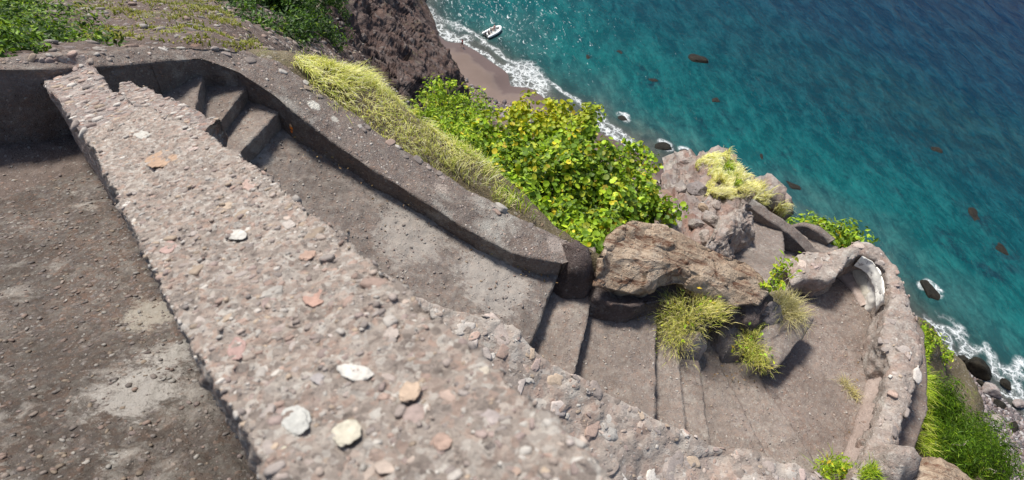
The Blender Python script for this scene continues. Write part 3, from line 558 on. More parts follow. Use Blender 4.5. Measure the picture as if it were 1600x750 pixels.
# particular stones seen in the top of the parapet: (x, y, half length px, half width px, turn, colour)
ST = [(252, 248, 30, 13, -.35, (0.50, 0.30, 0.17)), (218, 209, 15, 8, .2, (0.58, 0.58, 0.53)), (350, 322, 17, 9, -.5, (0.50, 0.38, 0.27)), (222, 345, 19, 9, .1, (0.66, 0.64, 0.58)), (369, 366, 17, 9, .1, (0.70, 0.69, 0.64)), (390, 290, 13, 8, .2, (0.46, 0.30, 0.25)), (480, 395, 17, 13, -.4, (0.46, 0.28, 0.20)), (490, 464, 17, 15, 0, (0.50, 0.27, 0.20)), (552, 580, 29, 13, .15, (0.72, 0.71, 0.66)), (460, 658, 26, 24, -.3, (0.55, 0.57, 0.54)), (540, 677, 25, 19, -.5, (0.70, 0.66, 0.52)), (452, 710, 15, 14, 0, (0.66, 0.63, 0.47)), (640, 612, 20, 15, -.6, (0.58, 0.42, 0.29)), (748, 580, 17, 17, 0, (0.64, 0.57, 0.46)), (760, 652, 26, 13, .2, (0.44, 0.38, 0.37)), (896, 698, 17, 13, .8, (0.66, 0.64, 0.60)), (848, 702, 13, 12, 0, (0.70, 0.68, 0.63)), (690, 690, 15, 14, 0, (0.45, 0.29, 0.22)), (372, 545, 14, 20, .3, (0.46, 0.27, 0.24)), (495, 590, 12, 10, 0, (0.36, 0.34, 0.35)), (592, 446, 12, 11, 0, (0.60, 0.58, 0.53)), (560, 470, 12, 9, 0, (0.44, 0.30, 0.26)), (420, 470, 12, 14, 0, (0.32, 0.22, 0.20)), (310, 500, 14, 8, .2, (0.46, 0.40, 0.36)), (612, 520, 13, 9, 0, (0.55, 0.47, 0.42)), (700, 620, 14, 10, .4, (0.46, 0.33, 0.27)), (262, 387, 15, 9, -.4, (0.44, 0.27, 0.24)), (450, 350, 12, 7, 0, (0.52, 0.47, 0.43)), (300, 230, 10, 6, 0, (0.55, 0.42, 0.38)), (800, 735, 14, 12, 0, (0.47, 0.32, 0.24)), (600, 730, 16, 12, 0, (0.50, 0.40, 0.33)), (520, 520, 12, 8, .3, (0.50, 0.44, 0.41))]
V_, F_ = ico(4); vs, fs, ts = [], [], []
V_ = V_*np.array([1, 1, 1.]); V_[:, 2] = np.minimum(V_[:, 2], .7)
for i, (x, y, ra, rb, tu, colr) in enumerate(ST):
    c0 = PL(x, y); d = np.linalg.norm(c0-CAMP)/F; sc_ = math.cos(tu), math.sin(tu)
    ex = PL(x+10*sc_[0], y+10*sc_[1])-c0; ey = PL(x-10*sc_[1], y+10*sc_[0])-c0
    dv = 1+0.26*fbm(V_*1.6+i*7.3, 4, i)[:, None]
    colr = np.array(colr)*.52+np.array([.36, .31, .27])*.30; ra *= .92; rb *= .92; q = c0+V_[:, 0:1]*dv*ex*ra/10+V_[:, 1:2]*dv*ey*rb/10+V_[:, 2:3]*dv*pn*np.sign(pn[2])*0.14*min(ra, rb)*d*1.1
    q += 0.003*fbm(q*70, 4, 2)[:, None]*np.array([0, 0, 1.0]); vs.append(q); fs.append(F_+i*len(V_)); ts.append(np.repeat([colr], len(V_), 0))
mk('embedded_stones', [(np.concatenate(vs), np.concatenate(fs), np.concatenate(ts), 0)], M_peb, par)
# older, lower end of the same parapet and its ledge
def dlow(P): return 0.02*fbm(P*5, 5, 21)+0.014*np.clip(0.5-worley(P*16, 26)[0], 0, 1)*2*worley(P*16, 26)[2]
G, Fq, nr, nA, nt = sweep(Zs([(46, 93, -3.20), (68, 126, -3.30), (100, 168, -2.83), (150, 240, -2.17)]), Zs([(132, 82, -3.24), (150, 108, -3.27), (168, 135, -2.95), (230, 180, -2.37)]), 0.8, 0.8, res=0.02, disp=dlow)
topm = np.zeros(G.shape[:2]); topm[:, nA:nA+nt] = 1
mk('lower_end', [(G, Fq, None, 0), (*dress(G, nr, 260, 0.012, 0.035, 31, mask=topm, sub=2, bright=.9, sink=.6), 1)], [M_congdark, M_peb], par)
G, Fq, nr, nA, nt = sweep(PLs([(186, 150), (205, 168), (250, 200), (325, 207)], .10), PLs([(190, 127), (232, 140), (300, 170), (341, 189)], .10), 0.5, 0.42, res=0.02, disp=dlow)
topm = np.zeros(G.shape[:2]); topm[:, nA:nA+nt] = 1
mk('ledge', [(G, Fq, None, 0), (*dress(G, nr, 260, 0.01, 0.03, 33, mask=topm, sub=2, bright=.85, sink=.6), 1)], [M_congdark, M_peb], par)
# the core of the parapet goes down to the lower flight
core = Zs([(150, 240, -3.6), (330, 330, -3.2), (560, 560, -2.6), (700, 740, -2.4)])
G, Fq, nr, nA, nt = sweep(PLs([(150, 230), (300, 480), (480, 800), (600, 1050)], .5), PLs([(205, 195), (400, 300), (720, 600), (1100, 960)], .5), 3.2, 3.6, res=0.09, disp=rough(.03, 3, .02, 9), batter=0.0)
mk('wall_core', [(G, Fq, None, 0)], M_congdark, par)

# ================================================================== far parapet along the lower flight
fp = thing('parapet_wall', 'long weathered grey parapet between the sloping landing and the strip of yellow grass', 'wall', Z(600, 300, -5.2))
left = [(-260, 122, -3.1), (-120, 112, -3.1), (0, 108, -3.15), (80, 108, -3.25)]; leftb = [(-260, 92, -3.1), (-120, 90, -3.1), (0, 88, -3.15), (80, 84, -3.25)]
def dfp(P): return 0.022*fbm(P*3.5, 5, 41)+0.010*np.clip(0.5-worley(P*18, 46)[0], 0, 1)*2*worley(P*18, 46)[2]
G, Fq, nr, nA, nt = sweep(Zs(INNL[1:]), Zs(OUTL[1:]), 0.55, 0.9, res=0.022, disp=dfp, lin=True, batter=0.03)
topm = np.zeros(G.shape[:2]); topm[:, nA+1:nA+nt-1] = 1; om = np.zeros(G.shape[:2]); om[:, nA+nt-5:nA+nt+2] = 1
mk('coping', [(G, Fq, None, 0), (*dress(G, nr, 300, 0.005, 0.018, 51, mask=topm, sub=1, bright=.8, sink=.75), 1), (*dress(G, nr, 45, 0.03, 0.065, 52, mask=om, sub=3, bright=.72, sink=.85), 1)], [M_wall, M_peb], fp)
G, Fq, nr, nA, nt = sweep(Zs(left+INNL[:2]), Zs(leftb+OUTL[:2]), 0.95, 0.9, res=0.03, disp=dfp, lin=True, batter=0.03)
topm = np.zeros(G.shape[:2]); topm[:, nA+1:nA+nt-1] = 1
mk('end_section', [(G, Fq, None, 0), (*dress(G, nr, 160, 0.01, 0.03, 53, mask=topm, sub=1, bright=.75, sink=.5), 1)], [M_wall, M_peb], fp)

# ================================================================== flights of steps
def dstep(P): return 0.010*fbm(P*4, 4, 61)+0.009*fbm(P*19, 4, 62)
def step(name, A, B, hA, hB, mat, parent, res=0.03, pebd=70, seed=0, bright=.75):
    G, Fq, nr, nA, nt = sweep(A, B, hA, hB, res=res, disp=dstep, lin=True)
    topm = np.zeros(G.shape[:2]); topm[1:-1, nA+1:nA+nt-1] = 1
    return mk(name, [(G, Fq, None, 0), (*dress(G, nr, pebd, 0.004, 0.016, 60+seed, mask=topm, sub=1, bright=bright, sink=.4), 1)], [mat, M_peb], parent)
uf = thing('stone_staircase', 'dark worn flight of broad steps left of the pale pebbly parapet', 'stairs', Z(120, 500, -3.0))
step('step', Zs([(-160, 380, -3.62), (150, 268, -3.80), (260, 225, -3.86)]), Zs([(-300, 110, -3.80), (30, 150, -3.93), (250, 120, -3.95)]), .5, .5, M_dust, uf, .02, 250, 1, .55)
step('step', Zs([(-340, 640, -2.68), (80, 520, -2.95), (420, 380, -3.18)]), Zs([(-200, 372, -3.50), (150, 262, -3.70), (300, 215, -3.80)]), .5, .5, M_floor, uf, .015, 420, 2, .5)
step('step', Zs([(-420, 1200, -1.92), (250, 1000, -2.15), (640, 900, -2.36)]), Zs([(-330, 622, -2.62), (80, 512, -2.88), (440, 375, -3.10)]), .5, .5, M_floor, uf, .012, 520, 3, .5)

lf = thing('stone_staircase', 'lower grey flight with a long sloping landing and narrow steps turning toward the sea', 'stairs', Z(800, 450, -6.2))
step('step', Zs([(296, 190, -3.87), (305, 172, -3.87), (317, 116, -3.87)]), Zs([(150, 195, -3.88), (155, 185, -3.88), (170, 100, -3.88)]), .4, .4, M_step, lf, .02, 200, 4)
step('step', Zs([(325, 222, -4.035), (345, 190, -4.035), (383, 138, -4.035)]), Zs([(280, 205, -4.035), (302, 170, -4.035), (318, 108, -4.035)]), .4, .4, M_step, lf, .02, 200, 5)
step('step', Zs([(350, 275, -4.19), (376, 238, -4.19), (440, 170, -4.19)]), Zs([(305, 225, -4.19), (342, 185, -4.19), (384, 128, -4.19)]), .4, .4, M_step, lf, .02, 200, 6)
step('landing', Zs([(335, 262, -4.335), (365, 232, -4.335), (446, 155, -4.335)]), Zs([(752, 640, -5.28), (832, 531, -5.28), (880, 405, -5.28)]), .4, .45, M_land, lf, .022, 260, 7, .65)
step('step', Zs([(800, 560, -5.48), (845, 500, -5.48), (872, 395, -5.48)]), Zs([(850, 680, -5.48), (900, 577, -5.48), (926, 455, -5.48), (930, 385, -5.48)]), .4, .45, M_step, lf, .022, 160, 8)
step('step', Zs([(870, 620, -5.66), (900, 545, -5.66), (922, 420, -5.66)]), Zs([(1022, 740, -5.72), (1024, 645, -5.72), (1026, 475, -5.72), (1026, 420, -5.72)]), .4, .4, M_step, lf, .022, 200, 9)
step('step', Zs([(1005, 740, -5.90), (1015, 640, -5.90), (1022, 440, -5.90)]), Zs([(1078, 760, -5.90), (1073, 672, -5.90), (1059, 550, -5.90), (1048, 450, -5.90)]), .4, .4, M_step, lf, .022, 160, 10)
step('step', Zs([(1055, 760, -6.07), (1055, 640, -6.07), (1045, 450, -6.07)]), Zs([(1118, 780, -6.07), (1109, 690, -6.07), (1090, 550, -6.07), (1075, 450, -6.07)]), .4, .4, M_step, lf, .022, 160, 11)
step('step', Zs([(1092, 780, -6.21), (1090, 640, -6.21), (1070, 450, -6.21)]), Zs([(1225, 790, -6.24), (1194, 702, -6.24), (1130, 580, -6.23), (1095, 450, -6.23)]), .4, .3, M_step, lf, .022, 160, 12)
step('step', Zs([(1190, 800, -6.29), (1150, 660, -6.29), (1085, 450, -6.28)]), Zs([(1310, 800, -6.32), (1262, 702, -6.32), (1190, 600, -6.31), (1140, 480, -6.30)]), .4, .3, M_step, lf, .022, 160, 13)
ter = Zs([(1225, 820, -6.36), (1170, 640, -6.36), (1110, 520, -6.36), (1120, 480, -6.40), (1150, 455, -6.42)]); terb = Zs([(1390, 800, -6.46), (1450, 640, -6.46), (1445, 520, -6.46), (1390, 430, -6.46), (1250, 440, -6.46)])
step('terrace', ter, terb, .5, .5, M_tfl, lf, .025, 200, 14)

# near rubble wall beside the lower flight
rw = thing('rubble_wall', 'low rough rubble masonry wall along the near side of the lower steps', 'wall', Z(950, 680, -6.3))
UP = [(600, 425, -4.45), (640, 457, -4.55), (690, 481, -4.68), (750, 494, -4.78), (800, 512, -4.88), (850, 560, -5.05), (940, 608, -5.3), (1020, 654, -5.5), (1100, 690, -5.72), (1200, 716, -5.85), (1290, 747, -5.95), (1370, 800, -6.0)]
LO = [(520, 470, -4.45), (560, 520, -4.55), (600, 570, -4.68), (650, 620, -4.78), (700, 660, -4.88), (740, 720, -5.05), (790, 770, -5.3), (850, 830, -5.5), (930, 880, -5.72), (1040, 900, -5.85), (1150, 920, -5.95), (1250, 950, -6.0)]
def drub(P): return 0.022*fbm(P*2.6, 5, 71)+0.035*(worley(P*4.5+0.3*fbm(P*4, 2, 3)[..., None], 75)[2]-0.5)+0.02*np.clip(0.5-worley(P*13, 76)[0], 0, 1)*2
G, Fq, nr, nA, nt = sweep(Zs(UP), Zs(LO), 0.9, 0.9, res=0.028, disp=drub, batter=0.0)
topm = np.zeros(G.shape[:2]); topm[:, nA+1:nA+nt-1] = 1; em = np.zeros(G.shape[:2]); em[:, nA-4:nA+5] = 1
mk('masonry', [(G, Fq, None, 0), (*dress(G, nr, 110, 0.008, 0.026, 81, mask=topm, sub=2, bright=.95, sink=.8), 1), (*dress(G, nr, 20, 0.05, 0.12, 82, mask=topm, sub=3, bright=1.1, sink=1.25, flat=(.25, .35), jag=.5), 1), (*dress(G, nr, 50, 0.02, 0.055, 83, mask=em, sub=3, bright=1.15, sink=1.1, flat=(.25, .4), jag=.45), 1)], [M_rubble, M_peb], rw)

# ================================================================== curved terrace wall and lower path
tw = thing('terrace_wall', 'thick curved rubble wall wrapping the seaward end of the terrace', 'wall', Z(1400, 500, -6.9))
INN = [(1235, 446, -6.15), (1262, 434, -6.08), (1292, 438, -6.02), (1312, 424, -5.98), (1328, 405, -5.95), (1350, 399, -5.95), (1374, 410, -5.95), (1389, 438, -5.95), (1392, 475, -5.95), (1378, 510, -5.95), (1382, 545, -5.95), (1392, 580, -5.95), (1382, 630, -5.95), (1360, 690, -5.95), (1340, 730, -5.95), (1310, 800, -5.95)]
OUT = [(1222, 412, -6.15), (1250, 394, -6.08), (1284, 392, -6.02), (1312, 387, -5.98), (1340, 377, -5.95), (1366, 386, -5.95), (1394, 408, -5.95), (1407, 438, -5.95), (1420, 472, -5.95), (1431, 508, -5.95), (1434, 545, -5.95), (1436, 575, -5.95), (1420, 630, -5.95), (1404, 680, -5.95), (1392, 730, -5.95), (1370, 800, -5.95)]
def dtw(P): return 0.034*fbm(P*2.8, 5, 91)+0.018*fbm(P*13, 4, 92)+0.038*(worley(P*5.5+0.3*fbm(P*4, 2, 3)[..., None], 95)[2]-0.5)+0.015*np.clip(0.5-worley(P*15, 96)[0], 0, 1)*2
G, Fq, nr, nA, nt = sweep(Zs(INN), Zs(OUT), 0.6, 2.6, res=0.032, disp=dtw, batter=0.0, crown=0.03)
topm = np.zeros(G.shape[:2]); topm[:, nA:nA+nt] = 1
mk('masonry', [(G, Fq, None, 0), (*dress(G, nr, 70, 0.01, 0.03, 101, mask=topm, sub=2, bright=1.0, sink=.8), 1), (*dress(G, nr, 14, 0.04, 0.08, 102, mask=topm, sub=3, bright=1.0, sink=1.0, jag=.4), 1)], [M_terr, M_peb], tw)
G, Fq, nr, nA, nt = sweep(Zs([(1364, 560, -6.40), (1350, 620, -6.40), (1330, 680, -6.40), (1312, 726, -6.40)]), Zs([(1398, 565, -6.02), (1394, 620, -6.02), (1372, 675, -6.02), (1350, 722, -6.02)]), 0.3, 0.6, res=0.03, disp=dstep)
mk('apron', [(G, Fq, None, 0)], M_tan, tw)
G, Fq, nr, nA, nt = sweep(Zs([(1311, 428, -6.40), (1322, 440, -6.40), (1334, 455, -6.40), (1346, 478, -6.42)]), Zs([(1329, 408, -6.33), (1338, 424, -6.33), (1350, 446, -6.34), (1366, 470, -6.36)]), 0.1, 0.2, res=0.03, disp=dstep)
mk('plaster_patch', [(G, Fq, None, 0)], M_tan, tw)
kb = NT('scribbled_whitewash'); n1 = kb.noise(kb.co(), 5, 8, 0.75, 1.2); n2 = kb.noise(kb.co(), 2.0, 4, 0.6)
kb.l(kb.mix(kb.ramp(n1.outputs[0], [(0.55, 0.0), (0.60, 0.85)]), kb.mix(n2.outputs[0], (0.68, 0.65, 0.57), (0.80, 0.79, 0.76)), (0.30, 0.26, 0.25)), kb.p.inputs['Base Color']); kb.p.inputs['Roughness'].default_value = .9; M_scr = kb.m
G, Fq, nr, nA, nt = sweep(Zs([(1327, 408, -6.31), (1336, 428, -6.31), (1349, 452, -6.32), (1366, 484, -6.34)]), Zs([(1343, 404, -6.2), (1352, 421, -6.2), (1362, 443, -6.2), (1369, 468, -6.22), (1373, 485, -6.33)]), 0.1, 0.1, res=0.025, disp=dstep)
mk('whitewashed_ledge', [(G, Fq, None, 0)], M_plaster, tw)
G, Fq, nr, nA, nt = sweep(Zs([(1342, 404, -6.185), (1351, 421, -6.185), (1361, 443, -6.185), (1368, 466, -6.2), (1373, 486, -6.34)]), Zs([(1347, 400, -5.9), (1366, 411, -5.9), (1380, 436, -5.9), (1382, 466, -5.95), (1379, 487, -6.3)]), 0.25, 0.2, res=0.025, disp=dstep)
mk('whitewashed_panel', [(G, Fq, None, 0)], M_scr, tw)

lp = thing('stone_staircase', 'small lower flight seen beyond the boulders with a thin parapet above the sea', 'stairs', Z(1200, 380, -8.4))
step('landing', Zs([(1110, 480, -6.52), (1140, 400, -7.1), (1160, 312, -7.75)]), Zs([(1300, 455, -6.52), (1226, 405, -7.1), (1222, 346, -7.75)]), .5, .5, M_land, lp, .035, 60, 21)
step('step', Zs([(1215, 430, -7.93), (1216, 345, -7.93)]), Zs([(1245, 430, -7.93), (1242, 360, -7.93)]), .5, .5, M_step, lp, .035, 60, 22)
step('step', Zs([(1235, 430, -8.12), (1236, 352, -8.12)]), Zs([(1262, 430, -8.12), (1262, 372, -8.12)]), .5, .5, M_step, lp, .035, 60, 23)
step('step', Zs([(1255, 430, -8.30), (1255, 365, -8.30)]), Zs([(1310, 430, -8.30), (1310, 385, -8.30)]), .5, .5, M_step, lp, .035, 60, 24)
G, Fq, nr, nA, nt = sweep(Zs([(1166, 320, -7.25), (1200, 344, -7.4), (1236, 369, -7.6), (1268, 402, -7.85)]), Zs([(1176, 310, -7.25), (1208, 333, -7.4), (1243, 357, -7.6), (1280, 394, -7.85)]), .55, 1.5, res=0.03, disp=dfp)
mk('parapet', [(G, Fq, None, 0)], M_wall, lp)
lw = thing('retaining_wall', 'short dark curved wall between the thin parapet and the bush above the sea', 'wall', Z(1260, 365, -8.8))
G, Fq, nr, nA, nt = sweep(Zs([(1236, 356, -8.0), (1256, 354, -8.05), (1276, 362, -8.1), (1296, 378, -8.2)]), Zs([(1236, 349, -8.0), (1258, 347, -8.05), (1281, 356, -8.1), (1304, 374, -8.2)]), .8, 1.6, res=0.04, disp=dfp)
mk('masonry', [(G, Fq, None, 0)], M_wall, lw)

# ================================================================== outcrop behind the boulders, slope below the terrace
OX = [[(1020, 420, 9.2), (1080, 420, 9.6), (1130, 420, 10.2), (1160, 415, 10.9), (1175, 410, 12.0)],
      [(1020, 370, 9.8), (1070, 365, 10.4), (1120, 375, 10.6), (1150, 392, 10.7), (1176, 384, 11.6)],
      [(1020, 320, 11.6), (1060, 320, 11.6), (1110, 330, 11.5), (1145, 350, 11.4), (1180, 345, 11.5)],
      [(1020, 290, 13.2), (1055, 288, 13.0), (1100, 285, 13.2), (1150, 300, 12.9), (1177, 312, 12.2)],
      [(1036, 264, 14.6), (1060, 258, 14.6), (1100, 262, 14.3), (1150, 278, 14.0), (1205, 312, 13.0)],
      [(1040, 258, 15.6), (1080, 243, 15.6), (1128, 246, 15.2), (1160, 282, 14.4), (1225, 330, 13.2)]]
OG = np.array([[D(*q) for q in r_] for r_ in OX]); last = OG[-1]; odir = np.array([0.35, 0.93, 0])
lc = OG[:, -1]; OG = np.concatenate([OG, (lc+np.array([.25, .05, -1.0]))[:, None], (lc+np.array([.8, .2, -4.0]))[:, None]], 1); last = OG[-1]
OG = np.concatenate([OG, [last+odir*.5-np.array([0, 0, 1.2]), last+odir*1.8-np.array([0, 0, 5.0]), last+odir*5-np.array([0, 0, 14.0]), last+odir*12-np.array([0, 0, 30.0])]])
G2 = grid_up(OG, 0.07, True, cap=330); n2_ = normals(G2); n2_ *= np.sign(n2_[:40, :, 2].mean())
a1_ = worley(G2*1.9+0.35*fbm(G2*2, 3, 4)[..., None], 31); a2_ = worley(G2*5+0.2*fbm(G2*5, 2, 4)[..., None], 33)
gm = np.zeros(G2.shape[:2]); uu = np.arange(G2.shape[0])/G2.shape[0]
G2 = G2+n2_*(np.where(uu < 0.42, 1.0, 0.3)[:, None, None])*(0.20*fbm(G2*0.9, 5, 6)+0.34*(a1_[2]-0.5)+0.2*(a2_[2]-.5)+0.04*fbm(G2*9, 3, 2))[..., None]
FO = gridF(*G2.shape[:2]); FO = FO if normals(G2)[:40, :, 2].mean() > 0 else FO[:, ::-1]
tag(mk('rocky_outcrop', [(G2, FO, None, 0)], M_outcrop), kind='structure')

RX = [[(1150, 830, 9.3), (1300, 830, 9.5), (1400, 830, 9.6), (1500, 830, 9.8), (1620, 830, 10.5)],
      [(1250, 760, 9.6), (1340, 750, 9.6), (1400, 745, 9.8), (1480, 750, 10.3), (1580, 760, 11.2)],
      [(1330, 700, 9.7), (1375, 690, 9.8), (1410, 675, 10.3), (1470, 690, 11.4), (1560, 720, 12.6)],
      [(1400, 640, 10.3), (1415, 620, 10.5), (1430, 610, 11.0), (1480, 640, 12.6), (1550, 680, 14.0)],
      [(1415, 560, 10.8), (1425, 560, 11.2), (1440, 545, 12.0), (1470, 580, 13.6), (1520, 620, 15.0)],
      [(1400, 490, 11.6), (1415, 490, 12.0), (1435, 500, 13.2), (1455, 530, 15.0), (1500, 580, 17.0)]]
RG = np.array([[D(*q) for q in r_] for r_ in RX]); lastc = RG[:, -1]
RG = np.concatenate([RG, (lastc+np.array([1.2, .5, -2.5]))[:, None], (lastc+np.array([4, 2, -9]))[:, None], (lastc+np.array([10, 5, -24.]))[:, None]], 1)
lr = RG[-1]; RG = np.concatenate([RG, [lr+np.array([.3, 1, -2.5]), lr+np.array([1, 3.5, -8.]), lr+np.array([4, 10, -24.])]])
G3 = grid_up(RG, 0.12, cap=220); n3_ = normals(G3); n3_ *= np.sign(n3_[..., 2].mean()); G3 = G3+n3_*(0.12*fbm(G3*1.2, 5, 6)+0.1*(worley(G3*1.7, 3)[2]-.5))[..., None]
F3 = gridF(*G3.shape[:2]); F3 = F3 if normals(G3)[..., 2].mean() > 0 else F3[:, ::-1]
tag(mk('bushy_slope', [(G3, F3, None, 0)], M_soil), kind='structure')

# ================================================================== boulders and rocks on the path
def rock_thing(name, label, outline, hgt, mat, dome=.08, spread=.1, amp=.04, seed=0, res=.03, group=None, cat='rock', vein=0.0):
    def dr(P): return amp*fbm(P*2.2+seed, 5, seed)+amp*1.1*(worley(P*3.2+0.3*fbm(P*3, 2, 3)[..., None], seed+5)[2]-.5)+amp*.25*fbm(P*11, 3, seed)
    G, Fq = boulder_from_outline(Zs(outline), hgt, res, dome, spread, dr)
    return tag(mk(name, [(G, Fq, None, 0)], mat), label, cat, group)
rock_thing('boulder', 'huge flat tan boulder with rusty brown streaks above the lower steps', [(932, 402, -5.02), (950, 368, -4.98), (985, 344, -4.95), (1030, 351, -5.05), (1075, 371, -5.2), (1120, 394, -5.35), (1162, 408, -5.5), (1192, 432, -5.6), (1202, 458, -5.65), (1186, 474, -5.66), (1148, 478, -5.6), (1100, 462, -5.5), (1060, 450, -5.45), (1020, 452, -5.38), (985, 458, -5.32), (955, 452, -5.27), (926, 446, -5.22)], .42, M_slab, dome=.10, spread=-.30, amp=.04, seed=3, res=.022, cat='boulder')
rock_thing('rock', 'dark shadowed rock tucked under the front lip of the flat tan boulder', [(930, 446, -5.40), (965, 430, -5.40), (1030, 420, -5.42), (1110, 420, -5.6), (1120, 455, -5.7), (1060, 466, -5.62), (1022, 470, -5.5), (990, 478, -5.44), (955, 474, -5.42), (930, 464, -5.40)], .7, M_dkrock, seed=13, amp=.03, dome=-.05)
rock_thing('rock', 'dark rounded rock wedged against the end of the long parapet', [(878, 378, -4.98), (900, 374, -4.98), (918, 388, -5.03), (922, 408, -5.08), (912, 424, -5.12), (890, 428, -5.15), (878, 410, -5.1)], .6, M_dkrock, seed=11, amp=.03)
rock_thing('rock', 'dark brown angular rock at the lower right corner of the flat tan boulder', [(1140, 482, -5.75), (1162, 456, -5.62), (1190, 450, -5.65), (1208, 466, -5.75), (1206, 492, -5.82), (1180, 512, -5.85), (1150, 505, -5.82)], .8, M_dkrock, seed=17, amp=.05, dome=.03)
rock_thing('rock', 'blue grey faceted stone beside the dry straw tuft above the terrace', [(1186, 486, -5.78), (1206, 470, -5.72), (1222, 476, -5.78), (1226, 500, -5.9), (1208, 508, -5.93), (1190, 500, -5.88)], .55, M_rock, seed=23, amp=.03, dome=.0)
rock_thing('rock', 'wedge shaped concrete block jutting onto the terrace with a sharp shaded edge', [(1182, 520, -6.0), (1206, 505, -5.95), (1236, 492, -5.95), (1258, 487, -5.98), (1270, 498, -6.03), (1252, 527, -6.06), (1232, 553, -6.08), (1212, 575, -6.1), (1190, 562, -6.08)], .6, M_step, seed=29, amp=.018, dome=.02, spread=-.05)
rock_thing('rock', 'small pale lichen covered rock below the feathery yellow green tuft', [(1078, 524, -5.85), (1092, 518, -5.83), (1100, 528, -5.87), (1094, 540, -5.9), (1080, 540, -5.9)], .3, M_terr, seed=31, amp=.02)
rock_thing('rock', 'pale rounded rock with a white rim at the foot of the terrace wall', [(1384, 708, -5.72), (1402, 694, -5.68), (1428, 698, -5.68), (1441, 716, -5.72), (1432, 738, -5.78), (1404, 746, -5.8), (1388, 732, -5.78)], .6, M_terr, seed=37, amp=.025)
rock_thing('rock', 'large smooth pinkish rock cut by the bottom edge below the bright grass', [(1440, 722, -5.9), (1468, 711, -5.9), (1500, 728, -6.0), (1540, 758, -6.1), (1520, 800, -6.1), (1440, 800, -5.95), (1426, 752, -5.9)], .8, M_slab, seed=41, amp=.03)
rock_thing('rock', 'brown rock between the lower steps and the mossy dark rock', [(1128, 500, -5.98), (1148, 506, -5.98), (1168, 520, -6.02), (1160, 545, -6.1), (1136, 552, -6.12), (1122, 530, -6.08)], .5, M_rock, seed=43, amp=.035)
rock_thing('rock', 'low ragged rock ridge left of the lower path beneath the outcrop', [(1092, 395, -6.3), (1120, 360, -6.5), (1150, 330, -6.7), (1168, 312, -6.8), (1176, 328, -6.95), (1178, 350, -7.05), (1168, 378, -7.0), (1150, 402, -6.9), (1120, 412, -6.6)], 1.3, M_terr, seed=47, amp=.09, dome=.05)
OR = [(1088, 300, 12.6, .17, 'blue grey block standing out in the rubble of the outcrop', M_rock), (1062, 296, 12.6, .13, 'pinkish rock at the left edge of the outcrop beside the bush', M_outcrop), (1108, 345, 11.0, .13, 'grey rounded rock low on the outcrop above the tan boulder', M_rock), (1086, 352, 10.7, .11, 'brown rock wedged low between outcrop and flat boulder', M_outcrop), (1100, 372, 10.2, .10, 'small pale rock resting on the back edge of the flat boulder', M_terr), (1130, 352, 11.0, .12, 'square rock beside the ragged ridge of the lower path', M_outcrop), (1072, 262, 14.4, .20, 'reddish rock on the crest of the outcrop above the water', M_outcrop), (1118, 322, 11.6, .10, 'pale knobbly rock in the middle of the outcrop face', M_terr), (1098, 326, 11.7, .08, 'little pink stone in the outcrop rubble', M_slab)]
for i, (x, y, d, r, lab, m) in enumerate(OR):
    v, f = boulder(D(x, y, d), r*1.3, r, r*.9, 200+i, rot=i*1.1, ang=1.0); tag(mk('rock', [(v, f, None, 0)], M_outcrop if m is M_rock and i else m, smooth=False), lab, 'rock', 'loose rocks on the outcrop')

# ================================================================== foliage tools
def inpoly(x, y, poly):
    r = np.zeros(x.shape, bool); n = len(poly); j = n-1
    for i in range(n):
        xi, yi = poly[i]; xj, yj = poly[j]
        c = ((yi > y) != (yj > y)) & (x < (xj-xi)*(y-yi)/(yj-yi+1e-9)+xi); r ^= c; j = i
    return r
def project(P):
    c = (P-CAMP)@RM; return 800+F*c[..., 0]/-c[..., 2], 375-F*c[..., 1]/-c[..., 2]
def idw(x, y, ctrl):
    c = np.array(ctrl, float); w_ = 1/((x[:, None]-c[:, 0])**2+(y[:, None]-c[:, 1])**2+60)**1.3; return (w_*c[:, 2]).sum(1)/w_.sum(1)
def sample_poly(poly, n, r):
    p = np.array(poly, float); out = []
    while len(out) < n:
        q = r.uniform(p.min(0), p.max(0), (n*3, 2)); q = q[inpoly(q[:, 0], q[:, 1], poly)]; out += q.tolist()
    return np.array(out[:n])
def leaves(P, N, size, col, kind='round', seed=0):
    r = np.random.default_rng(seed); n = len(P); N = N/np.linalg.norm(N, axis=1, keepdims=True)
    t = r.normal(size=(n, 3)); t -= (t*N).sum(1, keepdims=True)*N; t /= np.linalg.norm(t, axis=1, keepdims=True)+1e-9; b = np.cross(N, t)
    if kind == 'round':
        an = np.linspace(0, 2*np.pi, 8)[:-1]+.2; T = [(0, 0, -.12)]+[(math.cos(q)*(1+.08*(i % 2)), math.sin(q)*.95, .08*abs(math.sin(q))) for i, q in enumerate(an)]; Fa = [(0, i+1, (i+1) % 7+1) for i in range(7)]
    elif kind == 'oval': T = [(-1, 0, 0), (-.2, .45, .12), (1, 0, -.1), (-.2, -.45, .12)]; Fa = [(0, 2, 1), (0, 3, 2)]
    else: T = [(-1, 0, 0), (0, .13, .1), (1.2, 0, -.25), (0, -.13, .1)]; Fa = [(0, 2, 1), (0, 3, 2)]
    T = np.array(T); S = np.asarray(size)[:, None, None]
    V = P[:, None]+S*(T[None, :, 0:1]*t[:, None]+T[None, :, 1:2]*b[:, None]+T[None, :, 2:3]*N[:, None])
    Fc = (np.array(Fa)[None]+(np.arange(n)*len(T))[:, None, None]).reshape(-1, 3)
    return V.reshape(-1, 3), Fc, np.repeat(col, len(T), 0)
